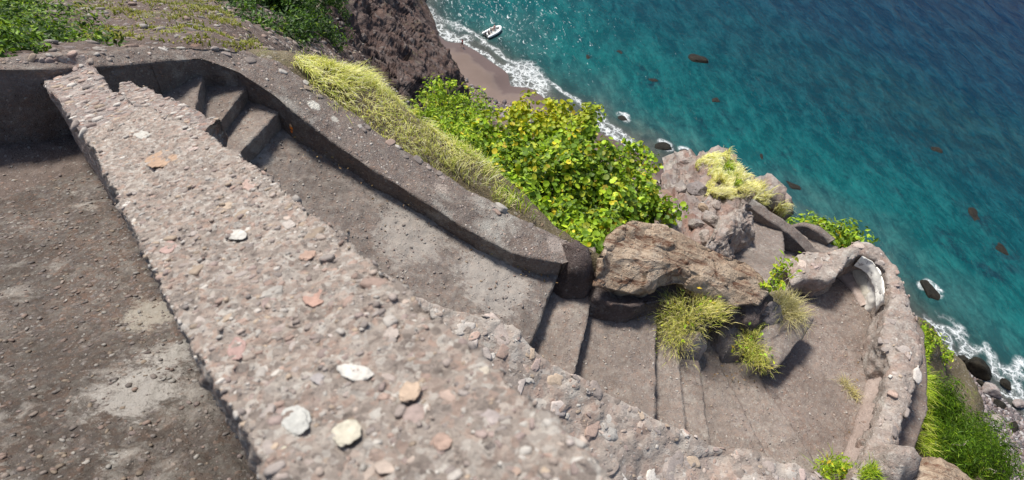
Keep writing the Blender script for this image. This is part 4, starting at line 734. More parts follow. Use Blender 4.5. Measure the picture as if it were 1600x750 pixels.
def blades(P, L, lean, col, width=.005, seed=0, droop=.5):
    """grass blades: P roots, L lengths, lean (n,3) side direction x amount"""
    r = np.random.default_rng(seed); n = len(P); up_ = np.array([0, 0, 1.0])
    side = np.cross(lean+r.normal(0, .2, (n, 3)), up_); side /= np.linalg.norm(side, axis=1, keepdims=True)+1e-9
    rows = []; T = (0, .4, .75, 1)
    for k, t in enumerate(T):
        c = P+(up_*t*(1-.25*t)+lean*t*t*(1+droop)-up_*droop*t**3*np.linalg.norm(lean, axis=1, keepdims=True))*L[:, None]; w_ = width*(1, .85, .5, .08)[k]
        rows += [c-side*w_*.5, c+side*w_*.5]
    V = np.stack(rows, 1); Fa = np.array([(0, 1, 3, 2), (2, 3, 5, 4), (4, 5, 7, 6)])
    Fc = (Fa[None]+(np.arange(n)*8)[:, None, None]).reshape(-1, 4)
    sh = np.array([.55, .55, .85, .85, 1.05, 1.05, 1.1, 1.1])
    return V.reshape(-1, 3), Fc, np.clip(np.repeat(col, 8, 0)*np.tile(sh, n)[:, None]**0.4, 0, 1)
def pick(pal, wts, n, r, var=.2):
    pal = np.array(pal); wts = np.array(wts, float); return np.clip(pal[r.choice(len(pal), n, p=wts/wts.sum())]*(1+r.normal(0, var, (n, 1))), 0.005, .9)
def shrub(name, label, cat, poly, ctrl, nclump, per, cr_, lsize, pal, wts, kind='round', thick=.8, nbranch=8, rootdrop=1.4, seed=0, group=None, brad=.022, twigs=60, yellow=None):
    r = np.random.default_rng(seed); q = sample_poly(poly, nclump, r); d = idw(q[:, 0], q[:, 1], ctrl)
    cen = np.array([D(a_, b_, c_) for (a_, b_), c_ in zip(q, d)])
    layer = r.uniform(0, 1, nclump)**1.5; cen[:, 2] -= layer*thick; cen = cen+r.normal(0, cr_*.35, cen.shape)
    n = nclump*per; ci = np.repeat(np.arange(nclump), per)
    off = r.normal(size=(n, 3)); off /= np.linalg.norm(off, axis=1, keepdims=True); rad = cr_*r.uniform(.15, 1, (n, 1))**.5*r.uniform(.6, 1.25, nclump)[ci][:, None]
    P = cen[ci]+off*rad*np.array([1, 1, .7]); N = off*.7+np.array([0, 0, .8])+r.normal(0, .6, (n, 3))
    col = pick(pal, wts, n, r); tone = r.uniform(.6, 1.2, nclump)[ci][:, None]; col = np.clip(col*tone, 0, .85)
    if yellow is not None:
        px, py = project(P); yy = np.clip(1-np.hypot((px-yellow[0])/yellow[2], (py-yellow[1])/yellow[3]), 0, 1)*r.uniform(0, 1.6, n); yy = np.clip(yy, 0, .85)[:, None]; col = col*(1-yy)+np.array([.62, .58, .03])*yy
    root0 = cen.mean(0)-np.array([0, 0, rootdrop+thick*.4]); t = thing(name, label, cat, root0, group)
    mk('foliage', [(*leaves(P, N, lsize*r.uniform(.35, 1.3, n), col, kind, seed), 0)], M_leaf, t, smooth=False)
    ends = cen[r.choice(nclump, nbranch, replace=False)]
    for e_ in ends:
        rt = root0+(e_-root0)*np.array([.45, .45, 0])+r.normal(0, .1, 3); rt[2] = root0[2]; m_ = (rt+e_)/2+r.normal(0, .12, 3)*np.linalg.norm(e_-rt)*.5; m_[2] = (rt[2]+e_[2])/2
        s_ = np.linspace(0, 1, 9)[:, None]; pts = rt*(1-s_)**2+2*m_*s_*(1-s_)+e_*s_**2; pts += r.normal(0, .012*np.linalg.norm(e_-rt), pts.shape)*(s_*(1-s_)*4)
        tw_ = [(*tube(pts, brad*np.linspace(1, .4, 9)), None, 0)]
        for _ in range(max(1, twigs//nbranch)):
            a0 = pts[r.integers(3, 9)]; c1 = cen[np.argsort(np.linalg.norm(cen-a0, axis=1))[r.integers(0, 6)]]; mm = (a0+c1)/2+r.normal(0, .04, 3)
            tw_.append((*tube(np.array([a0, mm, c1+r.normal(0, .03, 3)]), brad*np.array([.35, .25, .12]), 5), None, 0))
        mk('branch', tw_, M_bark, t)
    return t, cen
GREEN = [(0.25, 0.39, 0.02), (0.36, 0.50, 0.03), (0.13, 0.23, 0.02), (0.48, 0.53, 0.04), (0.60, 0.50, 0.03), (0.48, 0.36, 0.04)]
BP = [(690, 190), (740, 180), (760, 178), (800, 170), (815, 152), (850, 150), (872, 163), (900, 178), (925, 165), (944, 190), (928, 205), (955, 225), (985, 222), (1015, 240), (1025, 268), (1050, 292), (1050, 322), (1058, 348), (1020, 342), (985, 342), (955, 362), (925, 380), (895, 376), (845, 352), (805, 326), (782, 290), (762, 250), (728, 215)]
BC = [(660, 165, 10.6), (740, 150, 12.3), (860, 160, 12.6), (1000, 235, 12.2), (1050, 320, 10.2), (930, 380, 7.6), (800, 320, 7.6), (740, 250, 9.2), (880, 270, 9.4), (960, 300, 9.6)]
shrub('sea_grape_bush', 'large sea grape bush with round yellow green leaves leaning over the cliff', 'bush', BP, BC, 1000, 32, .19, .040, GREEN, [5.5, 3, 8, 1.6, .9, .3], thick=1.2, nbranch=16, rootdrop=1.3, seed=5, twigs=150, yellow=(840, 170, 110, 42))
shrub('green_shrub', 'fine leaved bright green shrub at the left end of the sea grape', 'bush', [(640, 160), (668, 140), (676, 118), (700, 120), (735, 135), (760, 158), (768, 190), (745, 215), (720, 225), (690, 200), (665, 188)], [(670, 130, 12.0), (740, 150, 12.2), (700, 200, 9.2), (660, 170, 9.8)], 150, 46, .22, .042, GREEN, [5, 4, 3, 1.5, .2, .05], kind='oval', thick=.8, nbranch=7, seed=6, twigs=40)
shrub('green_shrub', 'leafy green shrub right below the curved wall beyond the terrace', 'bush', [(1236, 345), (1262, 334), (1300, 340), (1325, 342), (1350, 362), (1348, 380), (1318, 392), (1290, 392), (1268, 380), (1250, 365)], [(1290, 345, 14.2), (1345, 370, 13.6), (1280, 390, 12.8)], 130, 40, .26, .06, GREEN, [5, 4, 5, 1, .2, .05], kind='oval', thick=.9, nbranch=7, seed=8, twigs=30, rootdrop=2)
shrub('green_shrub', 'dense dark green shrub above the pebble beach at the lower right', 'bush', [(1440, 600), (1465, 588), (1500, 605), (1525, 640), (1555, 660), (1580, 690), (1598, 735), (1570, 760), (1520, 748), (1490, 700), (1460, 650)], [(1450, 610, 11.4), (1590, 730, 11.0), (1500, 700, 10.3), (1540, 650, 12.2)], 330, 70, .20, .040, [(0.10, 0.20, 0.015), (0.17, 0.30, 0.02), (0.06, 0.12, 0.012), (0.28, 0.40, 0.03)], [5, 4, 4, 1], kind='thin', thick=1.0, nbranch=9, seed=9, twigs=50, rootdrop=1.2)
shrub('green_shrub', 'small yellow green shrub clinging to the outer foot of the terrace wall', 'bush', [(1434, 510), (1446, 508), (1470, 530), (1485, 545), (1470, 555), (1448, 545), (1436, 575)], [(1440, 510, 12.4), (1480, 545, 14.0), (1438, 570, 11.6)], 60, 40, .17, .04, GREEN, [3, 5, 3, 2, .2, .05], kind='oval', thick=.5, nbranch=4, seed=10, twigs=12)
DG = [(0.045, 0.105, 0.012), (0.09, 0.18, 0.015), (0.025, 0.055, 0.01), (0.20, 0.30, 0.02)]
shrub('hillside_bush', 'sunlit green bush in the top left corner of the hillside', 'bush', [(-60, -30), (60, 0), (95, 22), (135, 48), (150, 75), (120, 86), (60, 85), (0, 92), (-60, 95)], [(-60, 90, 8.8), (0, 90, 9.2), (0, 0, 17.5), (90, 20, 18), (140, 75, 11.5), (60, 60, 12.5)], 420, 90, .42, .048, [(0.07, 0.15, 0.015), (0.16, 0.28, 0.02), (0.03, 0.07, 0.01), (0.30, 0.42, 0.03)], [4, 4, 4, 1.5], kind='oval', thick=.9, nbranch=8, seed=12, twigs=40, rootdrop=1.0, brad=.04)
shrub('hillside_bush', 'dark spreading bush hanging over the top edge above the grass strip', 'bush', [(318, -40), (540, -40), (530, 25), (520, 60), (490, 72), (455, 62), (430, 70), (395, 45), (350, 28), (325, 12)], [(330, 0, 26), (420, 10, 27), (520, 10, 38), (500, 60, 27), (430, 60, 20), (400, 40, 20)], 480, 80, .62, .085, DG, [5, 3, 5, .6], kind='oval', thick=1.6, nbranch=9, seed=13, twigs=50, rootdrop=1.6, brad=.07)

# ================================================================== grass
YG = [(0.86, 0.80, 0.36), (0.74, 0.73, 0.24), (0.55, 0.60, 0.12), (0.88, 0.81, 0.52), (0.36, 0.46, 0.05)]
def grass_on(surf, nrm, poly, n, Lr, seed, pal=YG, wts=(4, 4, 3, 3, 1), name='grass', label=None, width=.006, leanv=(0.2, -0.1, 0), lean=.45, clump=1.2, rowmax=None):
    r = np.random.default_rng(seed); S = surf[:rowmax] if rowmax else surf; Nn = nrm[:rowmax] if rowmax else nrm
    x, y = project(S); m = inpoly(x, y, poly); u = np.gradient(S, axis=0); v = np.gradient(S, axis=1); ar = np.linalg.norm(np.cross(u, v), axis=-1)*m
    dens = np.clip(.55+clump*fbm(S*2.2, 3, seed), 0.03, 3); ar = ar*dens
    idx = r.choice(ar.size, n, p=(ar/ar.sum()).ravel()); P = S.reshape(-1, 3)[idx]+r.uniform(-.5, .5, (n, 1))*u.reshape(-1, 3)[idx]+r.uniform(-.5, .5, (n, 1))*v.reshape(-1, 3)[idx]
    cl = fbm(P*3.1, 2, seed+4); L = r.uniform(*Lr, n)*(1+.5*cl); dirn = np.stack([vn(P*2.5, 4), vn(P*2.5, 7), np.zeros(n)], 1)*.7+r.normal(0, .35, (n, 3))*np.array([1, 1, 0])+np.array(leanv)
    col = pick(pal, wts, n, r, .15)*(1+.25*fbm(P*1.3, 2, seed+9))[:, None]
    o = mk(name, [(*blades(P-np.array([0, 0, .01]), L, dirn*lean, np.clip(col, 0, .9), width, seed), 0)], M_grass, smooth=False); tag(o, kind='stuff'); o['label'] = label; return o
grass_on(GS, nS, [(436, 98), (470, 92), (540, 96), (600, 105), (650, 150), (700, 190), (740, 225), (790, 300), (800, 335), (700, 290), (600, 225), (530, 168), (475, 128)], 56000, (.08, .18), 71, clump=.45, label='pale yellow green grass strip along the outer side of the long parapet', lean=.6, width=.006)
grass_on(GS, nS, [(700, 215), (760, 240), (800, 300), (850, 345), (920, 385), (900, 395), (820, 350), (770, 310)], 5000, (.08, .2), 72, pal=GREEN[:4], wts=(4, 4, 2, 2), label='short bright green weeds between parapet and sea grape bush', lean=.6, width=.01, name='weeds')
grass_on(G2, n2_, [(1085, 262), (1095, 244), (1130, 240), (1160, 275), (1205, 303), (1245, 350), (1195, 325), (1165, 308), (1130, 312), (1095, 300), (1112, 278)], 20000, (.12, .26), 73, clump=.8, wts=(5, 2, .3, 6, .1), label='dry straw coloured grass on the crest of the outcrop', rowmax=None, width=.012)
grass_on(G2, n2_, [(1118, 245), (1136, 244), (1152, 278), (1150, 292), (1132, 280)], 3500, (.12, .22), 74, pal=GREEN[:4], wts=(4, 4, 2, 2), label='bright green weeds along the seaward crest of the outcrop', name='weeds', width=.014)
grass_on(G3, n3_, [(1415, 600), (1440, 590), (1470, 640), (1500, 700), (1530, 745), (1500, 750), (1450, 715), (1410, 690), (1400, 655)], 17000, (.14, .34), 75, pal=[(0.46, 0.56, 0.05), (0.34, 0.46, 0.03), (0.60, 0.62, 0.16), (0.22, 0.36, 0.02)], wts=(4, 4, 3, 2), label='long bright green grass on the slope outside the terrace wall', width=.010)
grass_on(G3, n3_, [(1425, 520), (1440, 512), (1450, 570), (1440, 600), (1412, 640), (1420, 580)], 5000, (.08, .2), 76, pal=GREEN[:4], wts=(4, 4, 2, 2), label='green creeping weeds hugging the terrace wall', name='weeds', width=.016)
grass_on(HILL, HILLN, [(150, -20), (320, -20), (400, 60), (420, 90), (340, 75), (200, 60), (140, 70), (110, 20)], 7000, (.07, .16), 77, pal=[(0.30, 0.30, 0.08), (0.22, 0.27, 0.04), (0.38, 0.36, 0.15)], wts=(1, 1, 1), clump=1.6, label='thin patches of low grass scattered over the scree', width=.03)
def tuft(label, roots, n, Lr, seed, pal, wts, spread=1.0, width=.005, leanv=(0, 0, 0), rad=.08, extra=None):
    r = np.random.default_rng(seed); R0 = Zs(roots); c = R0[r.integers(0, len(R0), n)]+r.normal(0, rad, (n, 3))*np.array([1, 1, .25])
    out_ = (c-R0.mean(0)); out_[:, 2] = 0; L = r.uniform(*Lr, n); ln = out_*2.5+r.normal(0, .5, (n, 3))*np.array([1, 1, 0])+np.array(leanv)
    base = R0.mean(0); t = thing('grass_tuft', label, 'grass tuft', base)
    mk('blades', [(*blades(c, L, ln*spread*.6, pick(pal, wts, n, r, .15), width, seed), 0)], M_grass, t, smooth=False)
    if extra:
        m = extra; c2 = R0[r.integers(0, len(R0), m)]+r.normal(0, rad*1.3, (m, 3)); c2[:, 2] += Lr[1]*.4
        mk('leaves', [(*leaves(c2, r.normal(0, .5, (m, 3))+np.array([0, 0, 1.]), r.uniform(.015, .035, m), pick(GREEN, [4, 4, 2, 3, 1, 1.5], m, r), 'oval', seed), 0)], M_leaf, t, smooth=False)
TP = [(0.80, 0.72, 0.26), (0.66, 0.66, 0.15), (0.84, 0.74, 0.42), (0.46, 0.54, 0.07)]
tuft('feathery yellow green tuft growing on the lip of the flat tan boulder', [(1045, 505, -5.75), (1055, 480, -5.6), (1075, 500, -5.7), (1100, 480, -5.55), (1110, 482, -5.6), (1060, 515, -5.8), (1050, 530, -5.85)], 2800, (.04, .11), 81, TP, [4, 4, 2, 2], rad=.10, width=.004, extra=40)
tuft('green tuft rooted in the gap between the two dark rocks beside the terrace', [(1165, 540, -6.0), (1175, 520, -5.95), (1182, 550, -6.05), (1190, 565, -6.1), (1172, 560, -6.1)], 1200, (.05, .13), 82, TP, [3, 5, 1, 3], rad=.06, width=.004, extra=60)
tuft('dry straw coloured tuft on top of the wedge block', [(1215, 470, -5.9), (1230, 480, -5.95), (1222, 490, -5.98), (1238, 492, -5.98)], 1300, (.10, .24), 83, [(0.62, 0.55, 0.27), (0.50, 0.46, 0.18), (0.68, 0.62, 0.38)], [1, 1, 1], rad=.07, width=.004)
tuft('thin dry sprig growing alone on the open terrace floor', [(1318, 600, -6.42), (1326, 610, -6.42), (1334, 618, -6.42)], 260, (.06, .15), 84, [(0.56, 0.50, 0.20), (0.64, 0.58, 0.34)], [1, 1], rad=.03, width=.004)
tuft('small vivid green clump at the near foot of the terrace', [(1290, 738, -6.2), (1305, 733, -6.2), (1318, 738, -6.2)], 600, (.06, .14), 85, GREEN[:4], [4, 4, 1, 2], rad=.05, width=.008, extra=120)
tuft('little green weed in the pocket between ledge and pebbly parapet', [(214, 158, -3.2), (216, 150, -3.2)], 120, (.04, .09), 86, TP, [1, 3, 1, 2], rad=.02, width=.003)
tuft('small green tuft sprouting beside the pale rounded rock', [(1350, 742, -5.9), (1362, 738, -5.9)], 300, (.06, .14), 87, GREEN[:4], [4, 4, 1, 2], rad=.04, width=.007)
r = np.random.default_rng(5)
sp = thing('leafy_sprig', 'upright leafy green sprig growing between flat boulder and lower path', 'plant', Z(1205, 462, -5.9))
c0 = Z(1203, 452, -5.7); stems = []; lp_, ln_ = [], []
for i in range(9):
    tip = c0+np.array([r.uniform(-.22, .22), r.uniform(-.12, .28), r.uniform(.15, .42)]); pts = np.array([c0, (c0+tip)/2+r.normal(0, .02, 3), tip]); stems.append((*tube(pts, np.array([.008, .006, .003]), 5), None, 0))
    for k in range(16): q_ = c0+(tip-c0)*r.uniform(.3, 1.05)+r.normal(0, .025, 3); lp_.append(q_); ln_.append(r.normal(0, .6, 3)+[0, 0, .9])
mk('stems', stems, M_bark, sp); mk('leaves', [(*leaves(np.array(lp_), np.array(ln_), r.uniform(.025, .05, len(lp_)), pick(GREEN, [3, 5, 1, 4, .6, .2], len(lp_), r), 'oval', 3), 0)], M_leaf, sp, smooth=False)

# ================================================================== shore: pebbles, boulders, rocks in the sea
M_shorepeb = M_peb
def shore_pts(poly, n, seed):
    r = np.random.default_rng(seed); q = sample_poly(poly, n, r); return np.array([Z(a_, b_, SEA+.25) for a_, b_ in q])
P_ = shore_pts([(1436, 515), (1470, 535), (1530, 590), (1600, 650), (1660, 700), (1660, 780), (1560, 780), (1440, 600)], 7500, 3); r = np.random.default_rng(4)
d_, s0 = seg_dist(P_[:, :2], wl); P_[:, 2] = np.where(s0 < 0, .085*np.minimum(d_, 14)+.18*np.clip(d_-14, 0, 20), -.1)
SC_ = np.array([(0.15, 0.12, 0.12), (0.22, 0.18, 0.175), (0.11, 0.10, 0.10), (0.30, 0.26, 0.255), (0.20, 0.15, 0.13), (0.40, 0.38, 0.37)])
n = len(P_); tag(mk('beach_pebbles', [(*stones(P_, np.tile([0, 0, 1.], (n, 1))+r.normal(0, .15, (n, 3)), .08+.30*r.uniform(0, 1, n)**3, SC_[r.integers(0, 6, n)]*r.uniform(.7, 1.1, (n, 1)), sub=1, seed=6), 0)], M_peb), kind='stuff')
P_ = shore_pts([(690, 125), (720, 120), (760, 150), (800, 165), (850, 185), (890, 200), (880, 230), (700, 160)], 900, 9); d_, s0 = seg_dist(P_[:, :2], wl); P_[:, 2] = .085*np.minimum(d_, 14)+.18*np.clip(d_-14, 0, 20); keep = d_ > 3.5; P_ = P_[keep]; n = len(P_)
tag(mk('beach_stones', [(*stones(P_, np.tile([0, 0, 1.], (n, 1)), .06+.5*r.uniform(0, 1, n)**4, SC_[r.integers(0, 6, n)]*.8, sub=1, seed=7), 0)], M_peb), kind='stuff')
SB = [(1524, 580, 1.5, 'olive topped boulder lying where the foam meets the pebble beach', .9), (1546, 612, 1.2, 'grey boulder on the pebbles just below the olive topped one', .7), (1502, 562, .7, 'small dark boulder left of the olive topped one in the foam', .5), (1556, 658, .9, 'whitish boulder on the pebbles near the dark shrub', .6), (1583, 668, .8, 'dark boulder nearest the right edge of the pebble beach', .5), (1570, 600, .8, 'wet black boulder in the surf near the right edge', .5), (1532, 600, .6, 'small wet boulder between the two biggest ones', .5), (1562, 632, .7, 'flat brown boulder at the upper edge of the surf', .4), (1592, 632, .8, 'rounded boulder cut by the right edge beside the surf', .5)]
for i, (x, y, rr, lab, hz) in enumerate(SB):
    v, f = boulder(Z(x, y, SEA+.2), rr*1.25, rr*.85, rr*hz, 300+i, rot=-.7+i*.5); m = M_seabould if i in (0, 2, 4, 5, 6, 7) else M_rock
    tag(mk('shore_boulder', [(v, f, None, 0)], m), lab, 'boulder', 'boulders along the pebble beach')
SL = {(917, 88): 'dark rock awash off the breaking wave, nearest the boat', (968, 81): 'small dark rock in the turquoise water right of the one near the boat', (1092, 93): 'brown topped rock standing alone high in the open turquoise water', (1021, 126): 'dim dark rock below and left of the brown topped lone one', (1119, 157): 'flat dark rock below the brown topped lone one', (1190, 245): 'small dark rock offshore just above the outcrop crest', (1186, 280): 'long dark rock just beyond the outcrop crest', (1165, 265): 'tiny dark rock nearest the outcrop crest', (1241, 291): 'dark brown rock offshore between outcrop and shrub', (972, 184): 'foam ringed rock close to shore above the sea grape bush', (1038, 229): 'tan rock at the waterline, left one of the close pair', (1066, 238): 'brown rock ringed with foam, right one of the close pair', (1464, 234): 'dark rock in deep water right of the dark reef', (1519, 333): 'dark rock in the blue water near the right edge', (1452, 453): 'brown rock ringed with surf off the terrace wall', (1568, 392): 'broad dark reef rock near the right edge of the photo'}
for i, (x, y, rr) in enumerate(SEA_ROCKS):
    if (x, y) not in SL: continue
    sc_ = 1.0; v, f = boulder(Z(x, y, SEA), rr*sc_*1.35, rr*sc_*.85, rr*.4, 400+i, rot=-.9+i*.37); v[:, 2] -= v[:, 2].max()-rr*(.30 if (x, y) in ((1092, 93), (1038, 229), (1066, 238), (1452, 453)) else .10)
    tag(mk('sea_rock', [(v, f, None, 0)], M_seabould), SL[(x, y)], 'rock', 'dark rocks in the shallow sea')

# ================================================================== loose things: bottle, stone, boat, people
b0 = Z(459, 206, -4.375); bt = thing('bottle', 'small orange plastic bottle standing against the parapet on the sloping landing', 'bottle', b0)
M_or = flat_mat('orange_plastic', (0.85, 0.22, 0.02), .35, .1); M_cl = flat_mat('hazy_plastic', (0.75, 0.50, 0.28), .25, .1); M_dk = flat_mat('dark_band', (0.12, 0.04, 0.02), .5, .1)
mk('body', [(*lathe([(.001, 0), (.026, .001), (.030, .008), (.030, .040), (.027, .046), (.030, .052), (.030, .085)], 20, b0), None, 0)], M_or, bt)
mk('label_band', [(*lathe([(.0275, .041), (.0305, .042), (.0305, .052), (.0275, .053)], 20, b0), None, 0)], M_dk, bt)
mk('shoulder', [(*lathe([(.030, .0855), (.029, .10), (.022, .125), (.012, .138), (.011, .148)], 20, b0), None, 0)], M_cl, bt)
mk('cap', [(*lathe([(.001, .168), (.013, .167), (.014, .149), (.001, .1485)], 16, b0), None, 0)], M_or, bt)
v, f = boulder(Z(470, 207, -4.40), .048, .038, .022, 77); tag(mk('stone', [(v, f, None, 0)], flat_mat('pale_stone', (0.52, 0.49, 0.40), .9, .2, 40)), 'pale flat stone lying beside the orange bottle', 'stone')

M_hyp = flat_mat('white_inflatable', (0.80, 0.81, 0.80), .45, .05); M_deck = flat_mat('boat_deck', (0.62, 0.63, 0.61), .6, .08); M_blk = flat_mat('black_cowling', (0.02, 0.02, 0.022), .35, .1); M_hull = flat_mat('grey_hull', (0.30, 0.34, 0.33), .5, .1)
bp = Z(770, 52, SEA); ax = Z(784, 43, SEA)-Z(755, 58, SEA); hd = math.atan2(ax[1], ax[0])
bo = thing('inflatable_boat', 'white inflatable boat with a black outboard just off the sandy beach', 'boat', bp+np.array([0, 0, .12]), rz=hd)
BW = np.array(bo.matrix_world)
def loc(v): v = np.asarray(v, float).reshape(-1, 3); return v@BW[:3, :3].T+BW[:3, 3]
def bmk(name, parts, mat, parent, smooth=True): return mk(name, [(loc(v), f, None, 0) for v, f in parts], mat, parent, smooth)
cl_ = [(-2.3, .78, .28), (-1.2, .80, .28), (.2, .80, .29), (1.1, .66, .33), (1.75, .36, .42), (2.05, 0, .50), (1.75, -.36, .42), (1.1, -.66, .33), (.2, -.80, .29), (-1.2, -.80, .28), (-2.3, -.78, .28)]
cc = up_axis(np.array(cl_, float), 44); rr_ = .235*np.ones(44); rr_[:3] = [.06, .16, .22]; rr_[-3:] = [.22, .16, .06]
bmk('tube', [tube(cc, rr_, 14)], M_hyp, bo)
hl = np.array([[(-2.0, y*.72, .12-.12*(1-abs(y))) for y in np.linspace(-1, 1, 9)], [(0, y*.72, .10-.16*(1-abs(y))) for y in np.linspace(-1, 1, 9)], [(1.1, y*.5, .14-.12*(1-abs(y))) for y in np.linspace(-1, 1, 9)], [(1.9, y*.06, .36) for y in np.linspace(-1, 1, 9)]])
hg = grid_up(hl, .12); bmk('hull', [(hg.reshape(-1, 3), gridF(*hg.shape[:2]))], M_hull, bo)
def bxl(x0, x1, y0, y1, z0, z1):
    v = np.array([(x, y, z) for x in (x0, x1) for y in (y0, y1) for z in (z0, z1)]); return v, np.array([(0, 1, 3, 2), (4, 6, 7, 5), (0, 4, 5, 1), (2, 3, 7, 6), (0, 2, 6, 4), (1, 5, 7, 3)])
bmk('deck', [bxl(-1.95, 1.0, -.62, .62, .14, .18)], M_deck, bo, False); bmk('transom', [bxl(-2.02, -1.96, -.6, .6, .1, .62)], M_hyp, bo, False); bmk('seat', [bxl(-.6, -.25, -.62, .62, .38, .43)], M_deck, bo, False); bmk('seat', [bxl(.55, .85, -.55, .55, .38, .43)], M_deck, bo, False)
om = bmk('outboard_motor', [lathe([(.001, .42), (.12, .44), (.17, .55), (.17, .85), (.13, .97), (.001, 1.0)], 16, (-2.16, 0, 0)), bxl(-2.22, -2.10, -.05, .05, -.35, .45)], M_blk, bo)
bmk('tiller', [tube(np.array([(-2.05, 0, .72), (-1.8, .05, .74), (-1.55, .1, .76)]), .025, 7)], M_blk, om)
rp = up_axis(np.array([(-1.6, .98, .36), (-.4, 1.04, .40), (.6, .98, .42), (1.3, .74, .48)], float), 14); bmk('grab_rope', [tube(rp, .018, 5)], M_blk, bo); bmk('grab_rope', [tube(rp*np.array([1, -1, 1]), .018, 5)], M_blk, bo)

def skin_body(joints, edges, mat, parent):
    me = bpy.data.meshes.new('body'); me.from_pydata([j[:3] for j in joints], edges, []); o = bpy.data.objects.new('body', me); C.objects.link(o)
    md = o.modifiers.new('skin', 'SKIN'); md.use_smooth_shade = True; sub = o.modifiers.new('sub', 'SUBSURF'); sub.levels = 2
    for i, j in enumerate(joints): me.skin_vertices[0].data[i].radius = (j[3], j[4] if len(j) > 4 else j[3])
    me.skin_vertices[0].data[0].use_root = True
    bpy.context.view_layer.update(); ev = o.evaluated_get(bpy.context.evaluated_depsgraph_get()); m2 = bpy.data.meshes.new_from_object(ev)
    bpy.data.objects.remove(o); bpy.data.meshes.remove(me)
    at = m2.attributes.new('tint', 'FLOAT_COLOR', 'POINT'); at.data.foreach_set('color', np.ones(len(m2.vertices)*4, np.float32))
    m2.materials.clear(); m2.materials.append(mat); b = bpy.data.objects.new('body', m2); C.objects.link(b); b.parent = parent; return b
M_skin = flat_mat('skin', (0.45, 0.26, 0.18), .55, .06); M_hair = flat_mat('dark_hair', (0.02, 0.015, 0.012), .7, .2)
def person(label, pos, rz, pose, top, bottom, hat=None, group=None):
    t = thing('person', label, 'person', pos, group, rz); W = np.array(t.matrix_world)
    def w_(v): v = np.asarray(v, float).reshape(-1, 3); return v@W[:3, :3].T+W[:3, 3]
    if pose == 'sit':
        hp = .16; J = [(0, 0, hp, .13, .11), (0, 0, hp+.22, .12, .10), (0, 0, hp+.42, .14, .10), (0, 0, hp+.53, .055), (0, .01, hp+.60, .05), (0, .02, hp+.70, .085, .10), (0, .02, hp+.77, .07),
             (.10, .05, hp, .085), (.16, .45, hp+.04, .06), (.17, .48, hp-.34, .045), (.17, .60, hp-.40, .035), (-.10, .05, hp, .085), (-.16, .45, hp+.04, .06), (-.17, .48, hp-.34, .045), (-.17, .60, hp-.40, .035),
             (.19, 0, hp+.46, .05), (.25, .10, hp+.20, .04), (.18, .33, hp+.12, .03), (.17, .42, hp+.10, .032), (-.19, 0, hp+.46, .05), (-.25, .10, hp+.20, .04), (-.18, .33, hp+.12, .03), (-.17, .42, hp+.10, .032)]
    else:
        hp = .90; J = [(0, 0, hp, .12, .10), (0, 0, hp+.22, .11, .09), (0, .02, hp+.44, .14, .10), (0, .02, hp+.54, .055), (0, .03, hp+.62, .05), (0, .05, hp+.72, .08, .10), (0, .05, hp+.80, .07),
             (.09, 0, hp-.03, .09), (.11, .20, hp-.42, .06), (.11, .12, .09, .045), (.11, .26, .04, .035), (-.09, 0, hp-.03, .09), (-.11, -.08, hp-.43, .06), (-.11, -.32, .13, .045), (-.11, -.20, .05, .035),
             (.19, .01, hp+.47, .05), (.24, -.12, hp+.20, .04), (.22, -.06, hp-.02, .03), (.21, -.02, hp-.10, .032), (-.19, .01, hp+.47, .05), (-.24, .10, hp+.20, .04), (-.22, .26, hp+.04, .03), (-.21, .33, hp, .032)]
    E_ = [(0, 1), (1, 2), (2, 3), (3, 4), (4, 5), (5, 6), (0, 7), (7, 8), (8, 9), (9, 10), (0, 11), (11, 12), (12, 13), (13, 14), (2, 15), (15, 16), (16, 17), (17, 18), (2, 19), (19, 20), (20, 21), (21, 22)]
    skin_body(J, E_, M_skin, t)
    def sh(prof, yy): 
        v, f = lathe(prof, 18); v[:, 1] *= .8; v[:, 1] += yy; return v, f
    if top: v, f = sh([(.15, hp+.08), (.155, hp+.25), (.175, hp+.42), (.15, hp+.50), (.07, hp+.54)], .01); mk('shirt', [(w_(v), f, None, 0)], top, t)
    parts = []
    for s_ in (7, 11):
        a0, a1_ = np.array(J[s_][:3]), np.array(J[s_+1][:3]); v, f = tube(np.array([a0+(a0-a1_)*.1, a0, a0+(a1_-a0)*.6]), np.array([.11, .115, .095]), 12); parts.append((w_(v), f, None, 0))
    v, f = sh([(.13, hp-.08), (.155, hp), (.15, hp+.12)], 0); parts.append((w_(v), f, None, 0)); mk('shorts', parts, bottom, t)
    v, f = ico(3); hc = np.array(J[5][:3])+np.array([0, -.015, .05]); vv = v[:, :]*np.array([.105, .12, .10]); vv[:, 2] = np.maximum(vv[:, 2], -.045-.04*(v[:, 1] < 0)); mk('hat' if hat else 'hair', [(w_(vv+hc), f, None, 0)], hat or M_hair, t)
    v, f = ico(1); hf = np.array(J[5][:3])
    for s_ in (-1, 1): mk('eye', [(w_(v*.013+hf+np.array([s_*.035, .085, .01])), f, None, 0)], M_hair, t)
    return t
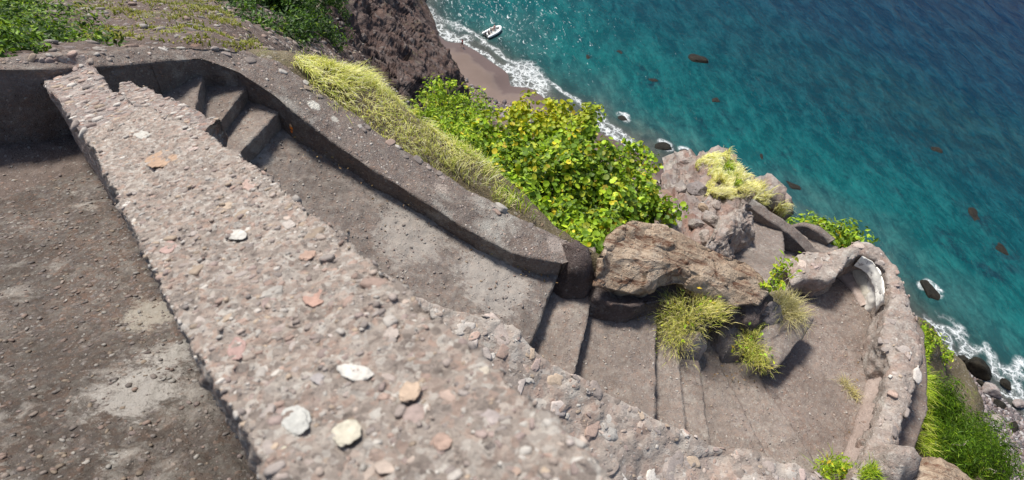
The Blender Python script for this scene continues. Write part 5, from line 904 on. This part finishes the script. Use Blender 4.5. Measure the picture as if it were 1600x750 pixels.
M_red = flat_mat('red_cloth', (0.50, 0.03, 0.05), .8, .1); M_pink = flat_mat('pink_cloth', (0.75, 0.42, 0.40), .8, .1); M_dkc = flat_mat('dark_cloth', (0.03, 0.03, 0.05), .8, .1); M_whc = flat_mat('white_cloth', (0.75, 0.74, 0.70), .8, .1)
def onboat(x, y, z): return loc([(x, y, z)])[0]
person('seated person in a pale pink shirt on the bow side of the white boat', onboat(.72, .30, .43), hd+math.pi/2, 'sit', M_pink, M_dkc, group='people in the boat')
person('seated person in a white shirt amidships in the white boat', onboat(-.4, .30, .43), hd-math.pi/2, 'sit', M_whc, M_dkc, group='people in the boat')
person('dark clothed person seated at the outboard in the stern of the boat', onboat(-1.55, -.25, .30), hd-math.pi/2, 'sit', M_dkc, M_dkc, group='people in the boat')
pp_ = Z(722, 73, SEA+.15); pp_[2] = .10; person('person in a red top walking along the wet sand at the water edge', pp_, 2.4, 'walk', M_red, M_dkc)

# dry leaves and grit gathered in the corner below the long parapet and at the back of the treads
r = np.random.default_rng(91); q = []
for (x0, y0, z0), (x1, y1, z1), n in [((450, 200, -4.35), (860, 440, -5.27), 150), ((925, 480, -5.65), (1020, 492, -5.70), 30), ((1110, 580, -6.17), (1180, 600, -6.3), 30), ((1340, 560, -6.43), (1320, 700, -6.43), 40), ((20, 210, -3.85), (110, 215, -3.9), 30)]:
    t_ = r.uniform(0, 1, n)[:, None]; a_, b_ = Z(x0, y0, z0+.012), Z(x1, y1, z1+.012); q.append(a_+(b_-a_)*t_+r.normal(0, .09, (n, 3))*np.array([1, 1, 0]))
q = np.concatenate(q); n = len(q)
o = mk('fallen_leaves', [(*leaves(q, r.normal(0, .3, (n, 3))+np.array([0, 0, 1.]), r.uniform(.008, .022, n), pick([(0.24, 0.15, 0.07), (0.33, 0.23, 0.11), (0.14, 0.09, 0.05), (0.38, 0.30, 0.14)], [3, 2, 3, 1], n, r), 'oval', 8), 0)], M_leaf, smooth=False); tag(o, kind='stuff'); o['label'] = 'dry brown leaf litter gathered on the steps'
